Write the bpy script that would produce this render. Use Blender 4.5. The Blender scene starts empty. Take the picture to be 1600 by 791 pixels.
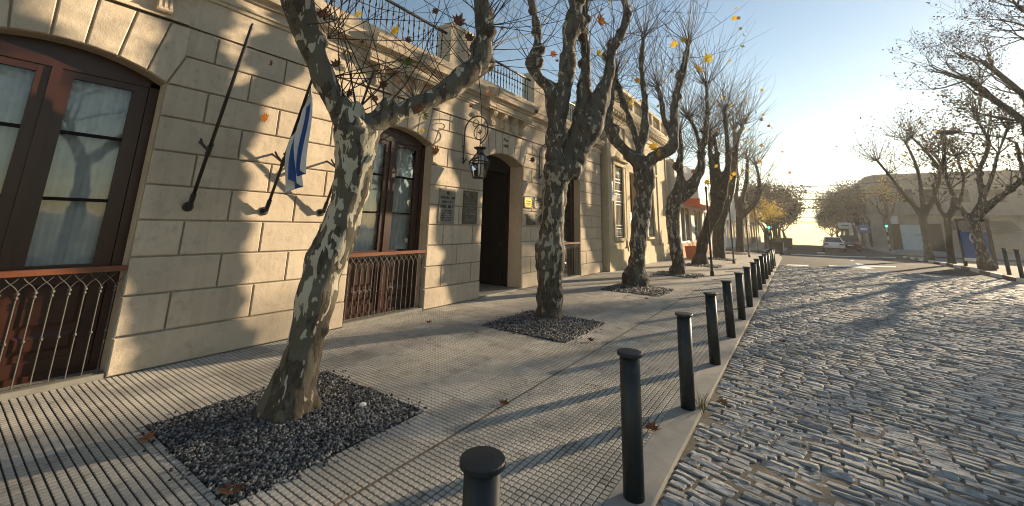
import bpy, math, random
import numpy as np
from mathutils import Vector, Matrix, noise as mnoise

# ------------------------------------------------------------------ camera
YAW, PIT, ROL, FPX, CYP = -0.609398671, 0.207326841, 0.0259874946, 627.150447, 217.065113
CAMH = 1.55
SC = bpy.context.scene
COL = SC.collection

def _cam_axes():
    cy, sy, cp, sp = math.cos(YAW), math.sin(YAW), math.cos(PIT), math.sin(PIT)
    cr, sr = math.cos(ROL), math.sin(ROL)
    f = np.array([sy*cp, cy*cp, sp]); r = np.array([cy, -sy, 0.0]); u = np.cross(r, f)
    return np.array([cr*r+sr*u, -sr*r+cr*u, -f])
RCAM = _cam_axes()
CPOS = np.array([0.0, 0.0, CAMH])
cd = bpy.data.cameras.new('camera')
cam = bpy.data.objects.new('camera', cd); COL.objects.link(cam)
mw = Matrix([[*RCAM[:, 0], 0], [*RCAM[:, 1], 0], [*RCAM[:, 2], CAMH], [0, 0, 0, 1]])
cam.matrix_world = mw
cd.sensor_width = 36.0; cd.sensor_fit = 'HORIZONTAL'
cd.lens = FPX/1600*36
cd.shift_y = -(395.5-CYP)/1600
cd.clip_start = 0.05; cd.clip_end = 3000
SC.camera = cam

# ------------------------------------------------------------------ light
SUN_AZ, SUN_EL = 24.0, 13.5          # degrees to the right of the street axis (+Y), elevation
w = bpy.data.worlds.new('World'); SC.world = w; w.use_nodes = True
nt = w.node_tree; nt.nodes.clear()
sky = nt.nodes.new('ShaderNodeTexSky'); sky.sky_type = 'NISHITA'; sky.sun_disc = False
sky.sun_elevation = math.radians(SUN_EL); sky.sun_rotation = math.radians(SUN_AZ)
sky.air_density = 1.2; sky.dust_density = 0.08; sky.ozone_density = 1.0; sky.altitude = 10
bg = nt.nodes.new('ShaderNodeBackground'); bg.inputs['Strength'].default_value = 0.068
wo = nt.nodes.new('ShaderNodeOutputWorld')
nt.links.new(sky.outputs[0], bg.inputs[0]); nt.links.new(bg.outputs[0], wo.inputs[0])
sd = bpy.data.lights.new('sun', 'SUN'); sd.energy = 5.0; sd.angle = math.radians(0.8); sd.color = (1.0, 0.79, 0.53)
sun = bpy.data.objects.new('sun', sd); COL.objects.link(sun)
SDIR = Vector((math.sin(math.radians(SUN_AZ))*math.cos(math.radians(SUN_EL)),
               math.cos(math.radians(SUN_AZ))*math.cos(math.radians(SUN_EL)), math.sin(math.radians(SUN_EL))))
sun.rotation_euler = SDIR.to_track_quat('Z', 'Y').to_euler()
sun.location = (20, 40, 30)
SC.view_settings.view_transform = 'Standard'; SC.view_settings.look = 'None'
SC.view_settings.exposure = 1.32; SC.view_settings.gamma = 1.0
SC.view_settings.use_curve_mapping = False
SC.cycles.use_denoising = True; SC.cycles.filter_width = 1.05
SC.cycles.max_bounces = 6; SC.cycles.transparent_max_bounces = 12
SC.cycles.volume_bounces = 0; SC.cycles.caustics_reflective = False; SC.cycles.caustics_refractive = False
SC.cycles.sample_clamp_indirect = 4.0

random.seed(7); RNG = np.random.default_rng(7)

# ------------------------------------------------------------------ measuring helpers (photo pixel -> place)
def ray(x, y): return RCAM.T @ np.array([(x-800)/FPX, -(y-CYP)/FPX, -1.0])
_GP = [(-60, 0), (30, 0), (40, -.14), (52, -.38), (75, -.44), (120, -1.9), (600, -18)]
def gz(y):
    for (a, za), (b, zb) in zip(_GP, _GP[1:]):
        if y <= b: return za+(zb-za)*(y-a)/(b-a)
    return _GP[-1][1]
def G(x, y):
    d = ray(x, y); lo, hi = .3, 1500
    for _ in range(60):
        m = (lo+hi)/2; p = CPOS+d*m
        if p[2] > gz(p[1]): lo = m
        else: hi = m
    return CPOS+d*lo
def PX(x, y, X): d = ray(x, y); return CPOS+d*X/d[0]
def PY(x, y, Y): d = ray(x, y); return CPOS+d*Y/d[1]
def PN(x, y, base, delta=0.0):
    """point on the upright plane through base that faces the camera, delta metres behind it"""
    n = np.array([base[0], base[1], 0.0]); n /= np.linalg.norm(n)
    d = ray(x, y); t = ((np.array(base)-CPOS) @ n + delta)/(d @ n)
    return CPOS+d*t
def RW(wpx, p):
    c = RCAM @ (np.array(p)-CPOS); Z = -c[2]; cth = Z/np.linalg.norm(c)
    return wpx/2*Z*cth/FPX

# ------------------------------------------------------------------ mesh helpers
class MB:
    def __init__(s): s.v = []; s.f = []
    def add(s, vs, fs):
        n = len(s.v); s.v.extend([tuple(map(float, p)) for p in vs]); s.f.extend([tuple(i+n for i in f) for f in fs]); return s
    def box(s, x0, x1, y0, y1, z0, z1):
        return s.add([(x0,y0,z0),(x1,y0,z0),(x1,y1,z0),(x0,y1,z0),(x0,y0,z1),(x1,y0,z1),(x1,y1,z1),(x0,y1,z1)],
                     [(0,3,2,1),(4,5,6,7),(0,1,5,4),(1,2,6,5),(2,3,7,6),(3,0,4,7)])
    def quad(s, a, b, c, d): return s.add([a, b, c, d], [(0, 1, 2, 3)])
    def tube(s, pts, rads, n=8, cap=True, jit=0.0):
        P = [Vector(p) for p in pts]
        if not hasattr(rads, '__len__'): rads = [rads]*len(P)
        rings = []; up = None
        for i, p in enumerate(P):
            t = (P[min(i+1, len(P)-1)]-P[max(i-1, 0)])
            if t.length < 1e-9: t = Vector((0, 0, 1))
            t.normalize()
            if up is None:
                up = t.orthogonal().normalized()
            else:
                up = (up-t*up.dot(t))
                up = up.normalized() if up.length > 1e-6 else t.orthogonal().normalized()
            b = t.cross(up); ring = []
            for k in range(n):
                a = 2*math.pi*k/n; r = rads[i]*(1+jit*(random.random()-.5))
                ring.append(p+up*math.cos(a)*r+b*math.sin(a)*r)
            rings.append(ring)
        vs = [q for r in rings for q in r]; fs = []
        for i in range(len(P)-1):
            for k in range(n):
                fs.append((i*n+k, i*n+(k+1) % n, (i+1)*n+(k+1) % n, (i+1)*n+k))
        if cap:
            fs.append(tuple(range(n-1, -1, -1))); fs.append(tuple((len(P)-1)*n+k for k in range(n)))
        return s.add(vs, fs)
    def lathe(s, prof, c=(0, 0, 0), n=20):
        vs = []; fs = []
        for r, z in prof:
            for k in range(n):
                a = 2*math.pi*k/n; vs.append((c[0]+r*math.cos(a), c[1]+r*math.sin(a), c[2]+z))
        m = len(prof)
        for i in range(m-1):
            for k in range(n): fs.append((i*n+k, i*n+(k+1) % n, (i+1)*n+(k+1) % n, (i+1)*n+k))
        fs.append(tuple(range(n-1, -1, -1))); fs.append(tuple((m-1)*n+k for k in range(n)))
        return s.add(vs, fs)
    def prism_x(s, poly, x0, x1):       # poly in (y,z), counter-clockwise seen from +X; x0<x1
        n = len(poly)
        vs = [(x0, y, z) for y, z in poly]+[(x1, y, z) for y, z in poly]
        fs = [tuple(range(n-1, -1, -1)), tuple(range(n, 2*n))]+[(i, (i+1) % n, n+(i+1) % n, n+i) for i in range(n)]
        return s.add(vs, fs)
    def prism_y(s, poly, y0, y1):       # poly in (x,z)
        n = len(poly)
        vs = [(x, y0, z) for x, z in poly]+[(x, y1, z) for x, z in poly]
        fs = [tuple(range(n)), tuple(range(2*n-1, n-1, -1))]+[((i+1) % n, i, n+i, n+(i+1) % n) for i in range(n)]
        return s.add(vs, fs)
    def prism_z(s, poly, z0, z1):
        n = len(poly)
        vs = [(x, y, z0) for x, y in poly]+[(x, y, z1) for x, y in poly]
        fs = [tuple(range(n-1, -1, -1)), tuple(range(n, 2*n))]+[(i, (i+1) % n, n+(i+1) % n, n+i) for i in range(n)]
        return s.add(vs, fs)
    def mesh(s, name, mat, smooth=False):
        me = bpy.data.meshes.new(name); me.from_pydata(s.v, [], s.f)
        if mat: me.materials.append(mat)
        if smooth: me.shade_smooth()
        me.update(); return me
    def build(s, name, mat, parent=None, smooth=False, local=False):
        return link(name, s.mesh(name, mat, smooth), parent, local)
def link(name, data, parent=None, local=False):
    o = bpy.data.objects.new(name, data); COL.objects.link(o)
    if parent is not None:
        o.parent = parent
        if not local: o.matrix_parent_inverse = wm(parent).inverted()
    return o
def wm(o):
    m = Matrix.LocRotScale(o.location, o.rotation_euler, o.scale)
    if o.parent is not None: m = wm(o.parent) @ o.matrix_parent_inverse @ m
    return m
def tag(o, label=None, cat=None, group=None, kind=None):
    if label: o['label'] = label
    if cat: o['category'] = cat
    if group: o['group'] = group
    if kind: o['kind'] = kind
    return o
def thing(name, label, cat, loc=(0, 0, 0), rz=0.0, group=None):
    o = bpy.data.objects.new(name, None); COL.objects.link(o); o.empty_display_size = .2
    o.location = loc; o.rotation_euler = (0, 0, rz)
    return tag(o, label, cat, group)
def copy_tree(o, parent=None):
    c = o.copy(); COL.objects.link(c)
    if parent is not None: c.parent = parent
    for ch in list(o.children): copy_tree(ch, c)
    return c
def npmesh(name, V, F, mat, parent=None, smooth=False):
    me = bpy.data.meshes.new(name)
    F = np.asarray(F, dtype=np.int32); k = F.shape[1]
    me.vertices.add(len(V)); me.vertices.foreach_set('co', np.asarray(V, dtype=np.float32).ravel())
    me.loops.add(F.size); me.loops.foreach_set('vertex_index', F.ravel())
    me.polygons.add(len(F)); me.polygons.foreach_set('loop_start', np.arange(0, F.size, k, dtype=np.int32))
    me.materials.append(mat); me.update(calc_edges=True)
    if smooth: me.shade_smooth()
    return link(name, me, parent)

# ------------------------------------------------------------------ materials
def newmat(name):
    m = bpy.data.materials.new(name); m.use_nodes = True
    nt = m.node_tree; b = nt.nodes['Principled BSDF']
    return m, nt, b
def N(nt, t, **kw):
    n = nt.nodes.new(t)
    for k, v in kw.items():
        if k.startswith('i_'):
            n.inputs[int(k[2:])].default_value = v
        else: setattr(n, k, v)
    return n
def ramp(nt, fac, stops, interp='LINEAR'):
    r = nt.nodes.new('ShaderNodeValToRGB'); r.color_ramp.interpolation = interp
    e = r.color_ramp.elements
    while len(e) > 1: e.remove(e[-1])
    e[0].position = stops[0][0]; e[0].color = (*stops[0][1], 1)
    for p, c in stops[1:]:
        q = e.new(p); q.color = (*c, 1)
    nt.links.new(fac, r.inputs[0]); return r.outputs[0]
def coords(nt, scale=(1, 1, 1), rnd=True, world=False):
    if world:
        g = N(nt, 'ShaderNodeNewGeometry'); src = g.outputs['Position']
    else:
        tc = N(nt, 'ShaderNodeTexCoord'); src = tc.outputs['Object']
    mp = N(nt, 'ShaderNodeMapping'); mp.inputs['Scale'].default_value = scale
    nt.links.new(src, mp.inputs['Vector'])
    if rnd and not world:
        oi = N(nt, 'ShaderNodeObjectInfo'); mu = N(nt, 'ShaderNodeMath', operation='MULTIPLY', i_1=57.0)
        nt.links.new(oi.outputs['Random'], mu.inputs[0]); nt.links.new(mu.outputs[0], mp.inputs['Location'])
    return mp.outputs[0]
def noise(nt, vec, scale, detail=4, rough=.55, dist=0.0):
    n = N(nt, 'ShaderNodeTexNoise'); n.inputs['Scale'].default_value = scale; n.inputs['Detail'].default_value = detail
    n.inputs['Roughness'].default_value = rough; n.inputs['Distortion'].default_value = dist
    nt.links.new(vec, n.inputs['Vector']); return n.outputs['Fac']
def mixc(nt, fac, a, b, mode='MIX'):
    m = N(nt, 'ShaderNodeMix', data_type='RGBA', blend_type=mode)
    for sock, v in ((m.inputs[0], fac), (m.inputs[6], a), (m.inputs[7], b)):
        if hasattr(v, 'is_output'): nt.links.new(v, sock)
        elif isinstance(v, (int, float)): sock.default_value = v
        else: sock.default_value = (*v, 1) if len(v) == 3 else v
    return m.outputs[2]
def bumpn(nt, b, h, strength, dist=.01, prev=None):
    bn = N(nt, 'ShaderNodeBump'); bn.inputs['Strength'].default_value = strength; bn.inputs['Distance'].default_value = dist
    nt.links.new(h, bn.inputs['Height'])
    if prev is not None: nt.links.new(prev, bn.inputs['Normal'])
    nt.links.new(bn.outputs[0], b.inputs['Normal']); return bn.outputs[0]
def simple(name, c1, c2=None, scale=6, rough=.7, bump=.2, bscale=60, bdist=.01, rand=0.0, metal=0.0, spec=.5, world=False, stops=None, coat=0.0, stain=None):
    m, nt, b = newmat(name); vec = coords(nt, world=world)
    c2 = c2 or tuple(min(1, x*1.25) for x in c1)
    n = noise(nt, vec, scale)
    col = ramp(nt, n, stops or [(.3, c1), (.7, c2)])
    if rand:
        oi = N(nt, 'ShaderNodeObjectInfo'); mr = N(nt, 'ShaderNodeMapRange'); mr.inputs[3].default_value = 1-rand; mr.inputs[4].default_value = 1+rand
        nt.links.new(oi.outputs['Random'], mr.inputs[0])
        hs = N(nt, 'ShaderNodeHueSaturation'); nt.links.new(mr.outputs[0], hs.inputs['Value']); nt.links.new(col, hs.inputs['Color']); col = hs.outputs[0]
    for (sc_, s_, lo, hi, amt) in (stain or []):               # dirt that lies across the pieces, placed by the ground itself
        col = mixc(nt, ramp(nt, noise(nt, coords(nt, world=True), s_, 6, .62, .3), [(lo, (0, 0, 0)), (hi, (amt,)*3)]), col, sc_)
    nt.links.new(col, b.inputs['Base Color'])
    b.inputs['Roughness'].default_value = rough; b.inputs['Metallic'].default_value = metal
    b.inputs['Specular IOR Level'].default_value = spec
    if coat: b.inputs['Coat Weight'].default_value = coat
    if bump: bumpn(nt, b, noise(nt, vec, bscale, 6, .65), bump, bdist)
    return m
def m_stucco(name, c1, c2, rand=.05):
    m, nt, b = newmat(name); vec = coords(nt, rnd=False)
    big = noise(nt, vec, 1.3, 5, .6); fine = noise(nt, vec, 90, 4, .7)
    col = ramp(nt, big, [(.3, c1), (.55, c2), (.75, tuple(min(1, x*1.06) for x in c2))])
    st = noise(nt, coords(nt, (5, 5, .7), rnd=False), 1.6, 6, .65)          # rain streaks
    col = mixc(nt, ramp(nt, st, [(.50, (0, 0, 0)), (.76, (.55, .55, .55))]), col, tuple(x*.62 for x in c1))
    sp = noise(nt, vec, 9, 8, .7)
    col = mixc(nt, ramp(nt, sp, [(.53, (0, 0, 0)), (.70, (.6, .6, .6))]), col, tuple(x*.62 for x in c1))
    wp = noise(nt, coords(nt, world=True), .55, 5, .6)
    col = mixc(nt, ramp(nt, wp, [(.42, (0, 0, 0)), (.62, (.45, .45, .45))]), col, tuple(x*.80 for x in c1))
    oi = N(nt, 'ShaderNodeObjectInfo'); mr = N(nt, 'ShaderNodeMapRange'); mr.inputs[3].default_value = 1-rand; mr.inputs[4].default_value = 1+rand
    nt.links.new(oi.outputs['Random'], mr.inputs[0])
    hs = N(nt, 'ShaderNodeHueSaturation'); nt.links.new(mr.outputs[0], hs.inputs['Value']); nt.links.new(col, hs.inputs['Color'])
    nt.links.new(hs.outputs[0], b.inputs['Base Color']); b.inputs['Roughness'].default_value = .9
    b.inputs['Specular IOR Level'].default_value = .2
    bn = bumpn(nt, b, fine, .5, .006); bumpn(nt, b, noise(nt, vec, 7, 6, .65), .45, .02, bn)
    return m
def m_glass(name, tint=(.8, .88, .9)):
    m, nt, b = newmat(name); nt.nodes.remove(b)
    out = nt.nodes['Material Output']
    gl = N(nt, 'ShaderNodeBsdfGlossy'); gl.inputs['Roughness'].default_value = .02; gl.inputs['Color'].default_value = (1, 1, 1, 1)
    tr = N(nt, 'ShaderNodeBsdfTransparent'); tr.inputs['Color'].default_value = (*tint, 1)
    fr = N(nt, 'ShaderNodeFresnel'); fr.inputs['IOR'].default_value = 1.5
    tc = coords(nt); bp = N(nt, 'ShaderNodeBump'); bp.inputs['Strength'].default_value = .04; bp.inputs['Distance'].default_value = .02
    nt.links.new(noise(nt, tc, 3.0, 2), bp.inputs['Height']); nt.links.new(bp.outputs[0], gl.inputs['Normal'])
    mx = N(nt, 'ShaderNodeMixShader'); nt.links.new(fr.outputs[0], mx.inputs[0]); nt.links.new(tr.outputs[0], mx.inputs[1]); nt.links.new(gl.outputs[0], mx.inputs[2])
    nt.links.new(mx.outputs[0], out.inputs[0]); return m
def m_leaf(name, c1, c2, c3, tr=.45):
    m, nt, b = newmat(name)
    g = N(nt, 'ShaderNodeNewGeometry'); oi = N(nt, 'ShaderNodeObjectInfo')
    ad = N(nt, 'ShaderNodeMath', operation='ADD'); fr = N(nt, 'ShaderNodeMath', operation='FRACT')
    nt.links.new(g.outputs['Random Per Island'], ad.inputs[0]); nt.links.new(oi.outputs['Random'], ad.inputs[1]); nt.links.new(ad.outputs[0], fr.inputs[0])
    col = ramp(nt, fr.outputs[0], [(0, c1), (.5, c2), (1, c3)])
    blot = noise(nt, coords(nt), 40, 3); col = mixc(nt, ramp(nt, blot, [(.5, (0, 0, 0)), (.7, (.6, .6, .6))]), col, tuple(x*.5 for x in c1))
    nt.links.new(col, b.inputs['Base Color']); b.inputs['Roughness'].default_value = .6
    tl = N(nt, 'ShaderNodeBsdfTranslucent'); nt.links.new(col, tl.inputs['Color'])
    mx = N(nt, 'ShaderNodeMixShader'); mx.inputs[0].default_value = tr
    nt.links.new(b.outputs[0], mx.inputs[1]); nt.links.new(tl.outputs[0], mx.inputs[2])
    nt.links.new(mx.outputs[0], nt.nodes['Material Output'].inputs[0]); return m
def m_bark(name, base, patch, pale, amount=.5, zrough=0.0):
    """flaking plane-tree bark: rough brown-grey plates over smooth olive and cream patches"""
    m, nt, b = newmat(name); vec = coords(nt, (1, 1, .42), rnd=False)
    n1 = noise(nt, vec, 8.5, 3, .5, .5); n2 = noise(nt, vec, 12.5, 2.5, .5, .5); fine = noise(nt, coords(nt, (1, 1, .3), rnd=False), 45, 6, .7)
    tone = noise(nt, vec, 3.0, 3, .5)
    col = ramp(nt, fine, [(.32, tuple(x*.4 for x in base)), (.5, base), (.7, tuple(x*1.55 for x in base))])
    if zrough:                                                   # old bark is thicker and darker towards the root
        tc = N(nt, 'ShaderNodeNewGeometry'); sx = N(nt, 'ShaderNodeSeparateXYZ'); nt.links.new(tc.outputs['Position'], sx.inputs[0])
        mr = N(nt, 'ShaderNodeMapRange'); mr.inputs[1].default_value = .1; mr.inputs[2].default_value = zrough; mr.inputs[3].default_value = -.05; mr.inputs[4].default_value = .05
        nt.links.new(sx.outputs[2], mr.inputs[0])
        a1 = N(nt, 'ShaderNodeMath', operation='ADD'); nt.links.new(n1, a1.inputs[0]); nt.links.new(mr.outputs[0], a1.inputs[1]); n1 = a1.outputs[0]
        # the bole has shed its plates in long pale sheets, the limbs only in spots
        m3 = N(nt, 'ShaderNodeMapRange'); m3.inputs[1].default_value = 0; m3.inputs[2].default_value = 3.5; nt.links.new(sx.outputs[2], m3.inputs[0])
        zr = ramp(nt, m3.outputs[0], [(0, (.45,)*3), (.10, (.49,)*3), (.22, (.545,)*3), (.35, (.575,)*3), (.62, (.575,)*3), (.78, (.495,)*3), (1, (.495,)*3)])
        a2 = N(nt, 'ShaderNodeMath', operation='ADD'); nt.links.new(n2, a2.inputs[0]); nt.links.new(zr, a2.inputs[1])
        a3 = N(nt, 'ShaderNodeMath', operation='SUBTRACT', i_1=.5); nt.links.new(a2.outputs[0], a3.inputs[0]); n2 = a3.outputs[0]
    t = .62-.2*amount
    jag = noise(nt, vec, 38, 3, .6)                              # ragged flake edges
    def jagged(nv, k):
        m1 = N(nt, 'ShaderNodeMath', operation='MULTIPLY_ADD', i_1=k, i_2=-k*.5); nt.links.new(jag, m1.inputs[0])
        m2 = N(nt, 'ShaderNodeMath', operation='ADD'); nt.links.new(nv, m2.inputs[0]); nt.links.new(m1.outputs[0], m2.inputs[1]); return m2.outputs[0]
    n1 = jagged(n1, .14); n2 = jagged(n2, .12); n3 = jagged(noise(nt, vec, 24, 2, .5), .1)
    e1 = ramp(nt, n1, [(t, (0, 0, 0)), (t+.02, (1, 1, 1))]); e2 = ramp(nt, n2, [(t+.085, (0, 0, 0)), (t+.10, (1, 1, 1))]); e3 = ramp(nt, n3, [(.66, (0, 0, 0)), (.69, (.8, .8, .8))])
    pc = mixc(nt, tone, patch, tuple(x*.55 for x in patch))
    pc = mixc(nt, ramp(nt, fine, [(.35, (.5, .5, .5)), (.6, (0, 0, 0))]), pc, tuple(x*.55 for x in patch))
    col = mixc(nt, e1, col, pc); col = mixc(nt, e2, col, pale); col = mixc(nt, e3, col, tuple(x*.8 for x in patch))
    nt.links.new(col, b.inputs['Base Color']); b.inputs['Roughness'].default_value = .85; b.inputs['Specular IOR Level'].default_value = .25
    bn = bumpn(nt, b, fine, .5, .012); inv = N(nt, 'ShaderNodeInvert'); nt.links.new(e1, inv.inputs[1]); bumpn(nt, b, inv.outputs[0], .5, .006, bn)
    return m

MAT = {}
MAT['stucco'] = m_stucco('stucco', (.53, .44, .335), (.62, .52, .395))
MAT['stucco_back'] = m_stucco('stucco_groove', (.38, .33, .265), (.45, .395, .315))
MAT['stucco_y'] = m_stucco('stucco_yellow', (.52, .44, .30), (.60, .51, .36))
MAT['stucco_w'] = m_stucco('stucco_white', (.62, .60, .56), (.70, .68, .64))
MAT['stucco_d'] = m_stucco('stucco_dark_grey', (.19, .175, .155), (.25, .23, .205))
MAT['stucco_g'] = m_stucco('stucco_grey', (.34, .31, .28), (.42, .39, .35))
MAT['wood'] = simple('varnished_wood', (.024, .007, .0045), (.045, .013, .0075), 3, .35, .15, 40, .004, .1)
MAT['woodlight'] = simple('varnished_handrail', (.15, .048, .022), (.21, .072, .034), 4, .35, .1, 40, .003)
MAT['darkwood'] = simple('dark_door_wood', (.006, .004, .0035), (.011, .007, .006), 3, .65, .15, 40, .004, spec=.15)
MAT['iron'] = simple('iron_rail', (.05, .045, .04), (.09, .08, .07), 20, .55, .2, 120, .002, metal=.3)
MAT['iron_grey'] = simple('greyed_iron', (.06, .055, .047), (.10, .09, .078), 20, .6, .2, 120, .002)
MAT['iron_black'] = simple('black_iron', (.012, .012, .012), (.022, .021, .02), 20, .45, .2, 90, .002)
MAT['white_iron'] = simple('white_painted_iron', (.66, .63, .56), (.74, .71, .64), 10, .5, .1, 60, .002)
MAT['glass'] = m_glass('window_glass', (.95, .97, .97))
MAT['curtain'] = simple('net_curtain', (.62, .65, .68), (.76, .79, .82), 8, .95, .1, 60, .01)
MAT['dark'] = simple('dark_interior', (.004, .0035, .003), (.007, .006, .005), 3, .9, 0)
MAT['tile'] = simple('pavement_tile', (.30, .285, .255), (.37, .35, .315), 5, .8, .25, 130, .002, .14, spec=.3,
                     stops=[(.25, (.27, .25, .215)), (.45, (.39, .365, .32)), (.75, (.46, .43, .38))], stain=[((.15, .12, .085), .7, .56, .72, .55), ((.10, .085, .065), 7, .60, .72, .5), ((.42, .40, .37), 1.5, .55, .75, .3)])
MAT['bed'] = simple('tile_joint_dirt', (.022, .02, .017), (.05, .044, .036), 14, .95, .3, 80, .004)
MAT['kerb'] = simple('kerb_concrete', (.26, .245, .215), (.34, .32, .285), 7, .9, .35, 70, .006, world=True)
MAT['strip'] = simple('rusty_joint_strip', (.10, .07, .045), (.19, .15, .11), 9, .9, .3, 60, .004)
MAT['cobble'] = simple('granite_setts', (.115, .115, .12), (.235, .225, .21), 14, .72, .9, 30, .018, .24, spec=.3,
                       stops=[(.28, (.20, .198, .194)), (.5, (.355, .35, .34)), (.75, (.47, .457, .43))], stain=[((.30, .255, .195), 1.1, .52, .68, .55), ((.22, .18, .135), 12, .55, .70, .6), ((.09, .085, .08), 26, .60, .72, .6)])
MAT['dirt'] = simple('sandy_joint_dirt', (.09, .076, .058), (.19, .158, .118), 6, .95, .6, 60, .012, world=True)
MAT['asphalt'] = simple('worn_asphalt', (.05, .05, .051), (.078, .077, .076), 1.2, .97, .3, 160, .004, spec=.12, world=True)
MAT['paint'] = simple('worn_road_paint', (.60, .59, .57), (.78, .77, .74), 9, .7, .2, 80, .003, world=True)
MAT['ground'] = simple('plaza_ground', (.17, .15, .12), (.25, .225, .18), 2, .95, .3, 50, .01, world=True)
MAT['gravel'] = simple('dark_gravel', (.02, .02, .022), (.10, .10, .10), 55, .6, 0, spec=.5,
                       stops=[(.3, (.018, .018, .02)), (.5, (.05, .05, .052)), (.66, (.13, .13, .125)), (.8, (.28, .27, .25))])
MAT['soil'] = simple('dark_soil', (.02, .018, .015), (.045, .04, .034), 30, .95, .5, 60, .02)
MAT['bollard'] = simple('bollard_green_black_paint', (.008, .0115, .0125), (.014, .018, .019), 8, .5, .15, 60, .002, .15, stain=[((.09, .088, .08), 11, .60, .74, .45), ((.05, .03, .02), 30, .66, .74, .6)])
MAT['bark1'] = m_bark('plane_bark_pale', (.075, .062, .047), (.17, .15, .112), (.46, .42, .325), .58, 1.0)
MAT['bark2'] = m_bark('plane_bark', (.066, .056, .045), (.14, .127, .102), (.34, .31, .25), .50, 1.0)
MAT['bark3'] = m_bark('plane_bark_far', (.05, .042, .033), (.10, .092, .07), (.2, .185, .145), .25)
MAT['twig'] = simple('twig_bark', (.035, .026, .02), (.06, .045, .034), 12, .8, 0)
MAT['leaf_y'] = m_leaf('yellow_leaf', (.50, .26, .02), (.62, .40, .03), (.42, .36, .05))
MAT['leaf_o'] = m_leaf('orange_leaf', (.42, .13, .02), (.50, .19, .03), (.30, .08, .02))
MAT['leaf_b'] = m_leaf('brown_leaf', (.12, .05, .026), (.18, .08, .035), (.085, .035, .02))
MAT['leaf_g'] = m_leaf('green_leaf', (.12, .16, .02), (.18, .20, .03), (.09, .13, .02))
MAT['leaf_mix'] = m_leaf('withered_leaves', (.06, .04, .022), (.10, .075, .03), (.045, .036, .018), .15)
MAT['leaf_dk'] = m_leaf('dark_leaves', (.03, .036, .014), (.05, .05, .02), (.07, .055, .02), .2)
MAT['brass'] = simple('polished_brass', (.80, .50, .10), (.90, .62, .16), 8, .25, .1, 60, .002, metal=.9)
MAT['bronze'] = simple('aged_bronze', (.055, .052, .04), (.11, .10, .075), 12, .5, .3, 60, .003, metal=.5)
MAT['slate'] = simple('grey_plaque_stone', (.20, .19, .165), (.27, .255, .22), 10, .6, .15, 60, .003)
MAT['letters'] = simple('dark_lettering', (.02, .018, .015), (.03, .027, .022), 10, .6, 0)
MAT['flag_w'] = simple('white_cloth', (.72, .71, .69), (.80, .79, .77), 20, .9, .2, 300, .002)
MAT['flag_b'] = simple('blue_cloth', (.028, .08, .30), (.036, .10, .35), 20, .9, .2, 300, .002)
MAT['orange'] = simple('orange_fascia', (.60, .115, .035), (.66, .14, .045), 4, .5, .1, 60, .003)
MAT['terracotta'] = simple('terracotta', (.45, .14, .06), (.55, .19, .08), 8, .8, .2, 60, .003)
MAT['white'] = simple('white_paint', (.70, .69, .67), (.78, .77, .75), 6, .5, .1, 60, .003)
MAT['plant'] = m_leaf('plant_leaf', (.05, .11, .02), (.08, .15, .03), (.12, .16, .04))
MAT['car_white'] = simple('white_car_paint', (.66, .67, .69), (.70, .71, .73), 2, .25, 0, coat=.6)
MAT['car_dark'] = simple('dark_car_paint', (.02, .022, .026), (.028, .03, .034), 2, .25, 0, coat=.6)
MAT['car_silver'] = simple('silver_car_paint', (.34, .35, .36), (.38, .39, .40), 2, .28, 0, metal=.5, coat=.5)
MAT['car_glass'] = simple('car_glass', (.02, .025, .03), (.03, .035, .04), 2, .08, 0)
MAT['rubber'] = simple('tyre_rubber', (.014, .014, .014), (.024, .024, .024), 20, .85, .1)
MAT['rim'] = simple('wheel_rim', (.35, .35, .36), (.42, .42, .43), 20, .35, 0, metal=.8)
MAT['tail'] = simple('tail_lamp', (.30, .012, .01), (.36, .02, .015), 6, .2, 0)
MAT['blue'] = simple('blue_panel', (.02, .10, .30), (.03, .13, .36), 4, .35, .05)
MAT['paleblue'] = simple('pale_blue_door', (.42, .52, .56), (.50, .60, .64), 3, .6, .1)
MAT['green_awning'] = simple('green_awning', (.012, .045, .03), (.02, .06, .04), 5, .85, .2)
MAT['kerbred'] = simple('dark_kerb_paint', (.10, .05, .045), (.16, .09, .08), 6, .8, .3)
MAT['kerbwhite'] = simple('white_kerb_paint', (.55, .53, .50), (.66, .64, .60), 6, .8, .3)
def m_emit(name, c, s):
    m, nt, b = newmat(name); b.inputs['Base Color'].default_value = (*c, 1); b.inputs['Emission Color'].default_value = (*c, 1); b.inputs['Emission Strength'].default_value = s; return m
MAT['green_lens'] = m_emit('green_signal_lens', (.05, .85, .45), 2.2)
#@@PART2

# ------------------------------------------------------------------ setting: ground, road, pavements
YB = [y for y, _ in _GP]
def sheet(name, x0, x1, y0, y1, dz, mat, thick=None, parent=None):
    ys = sorted({y0, y1, *[y for y in YB if y0 < y < y1]})
    mb = MB()
    if thick is None:
        vs = [(x, y, gz(y)+dz) for y in ys for x in (x0, x1)]
        mb.add(vs, [(2*i, 2*i+1, 2*i+3, 2*i+2) for i in range(len(ys)-1)])
    else:
        for a, b in zip(ys, ys[1:]):
            za, zb = gz(a)+dz, gz(b)+dz
            mb.add([(x0,a,za-thick),(x1,a,za-thick),(x1,b,zb-thick),(x0,b,zb-thick),(x0,a,za),(x1,a,za),(x1,b,zb),(x0,b,zb)],
                   [(0,3,2,1),(4,5,6,7),(0,1,5,4),(1,2,6,5),(2,3,7,6),(3,0,4,7)])
    o = mb.build(name, mat, parent)
    if parent is None: tag(o, kind='structure')
    return o
XK, XW, XR = -0.83, -5.58, 6.32
YA = 23.6                                # where the setts end and the asphalt begins
sheet('ground', -400, 400, -120, 600, -.30, MAT['ground'])
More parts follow.
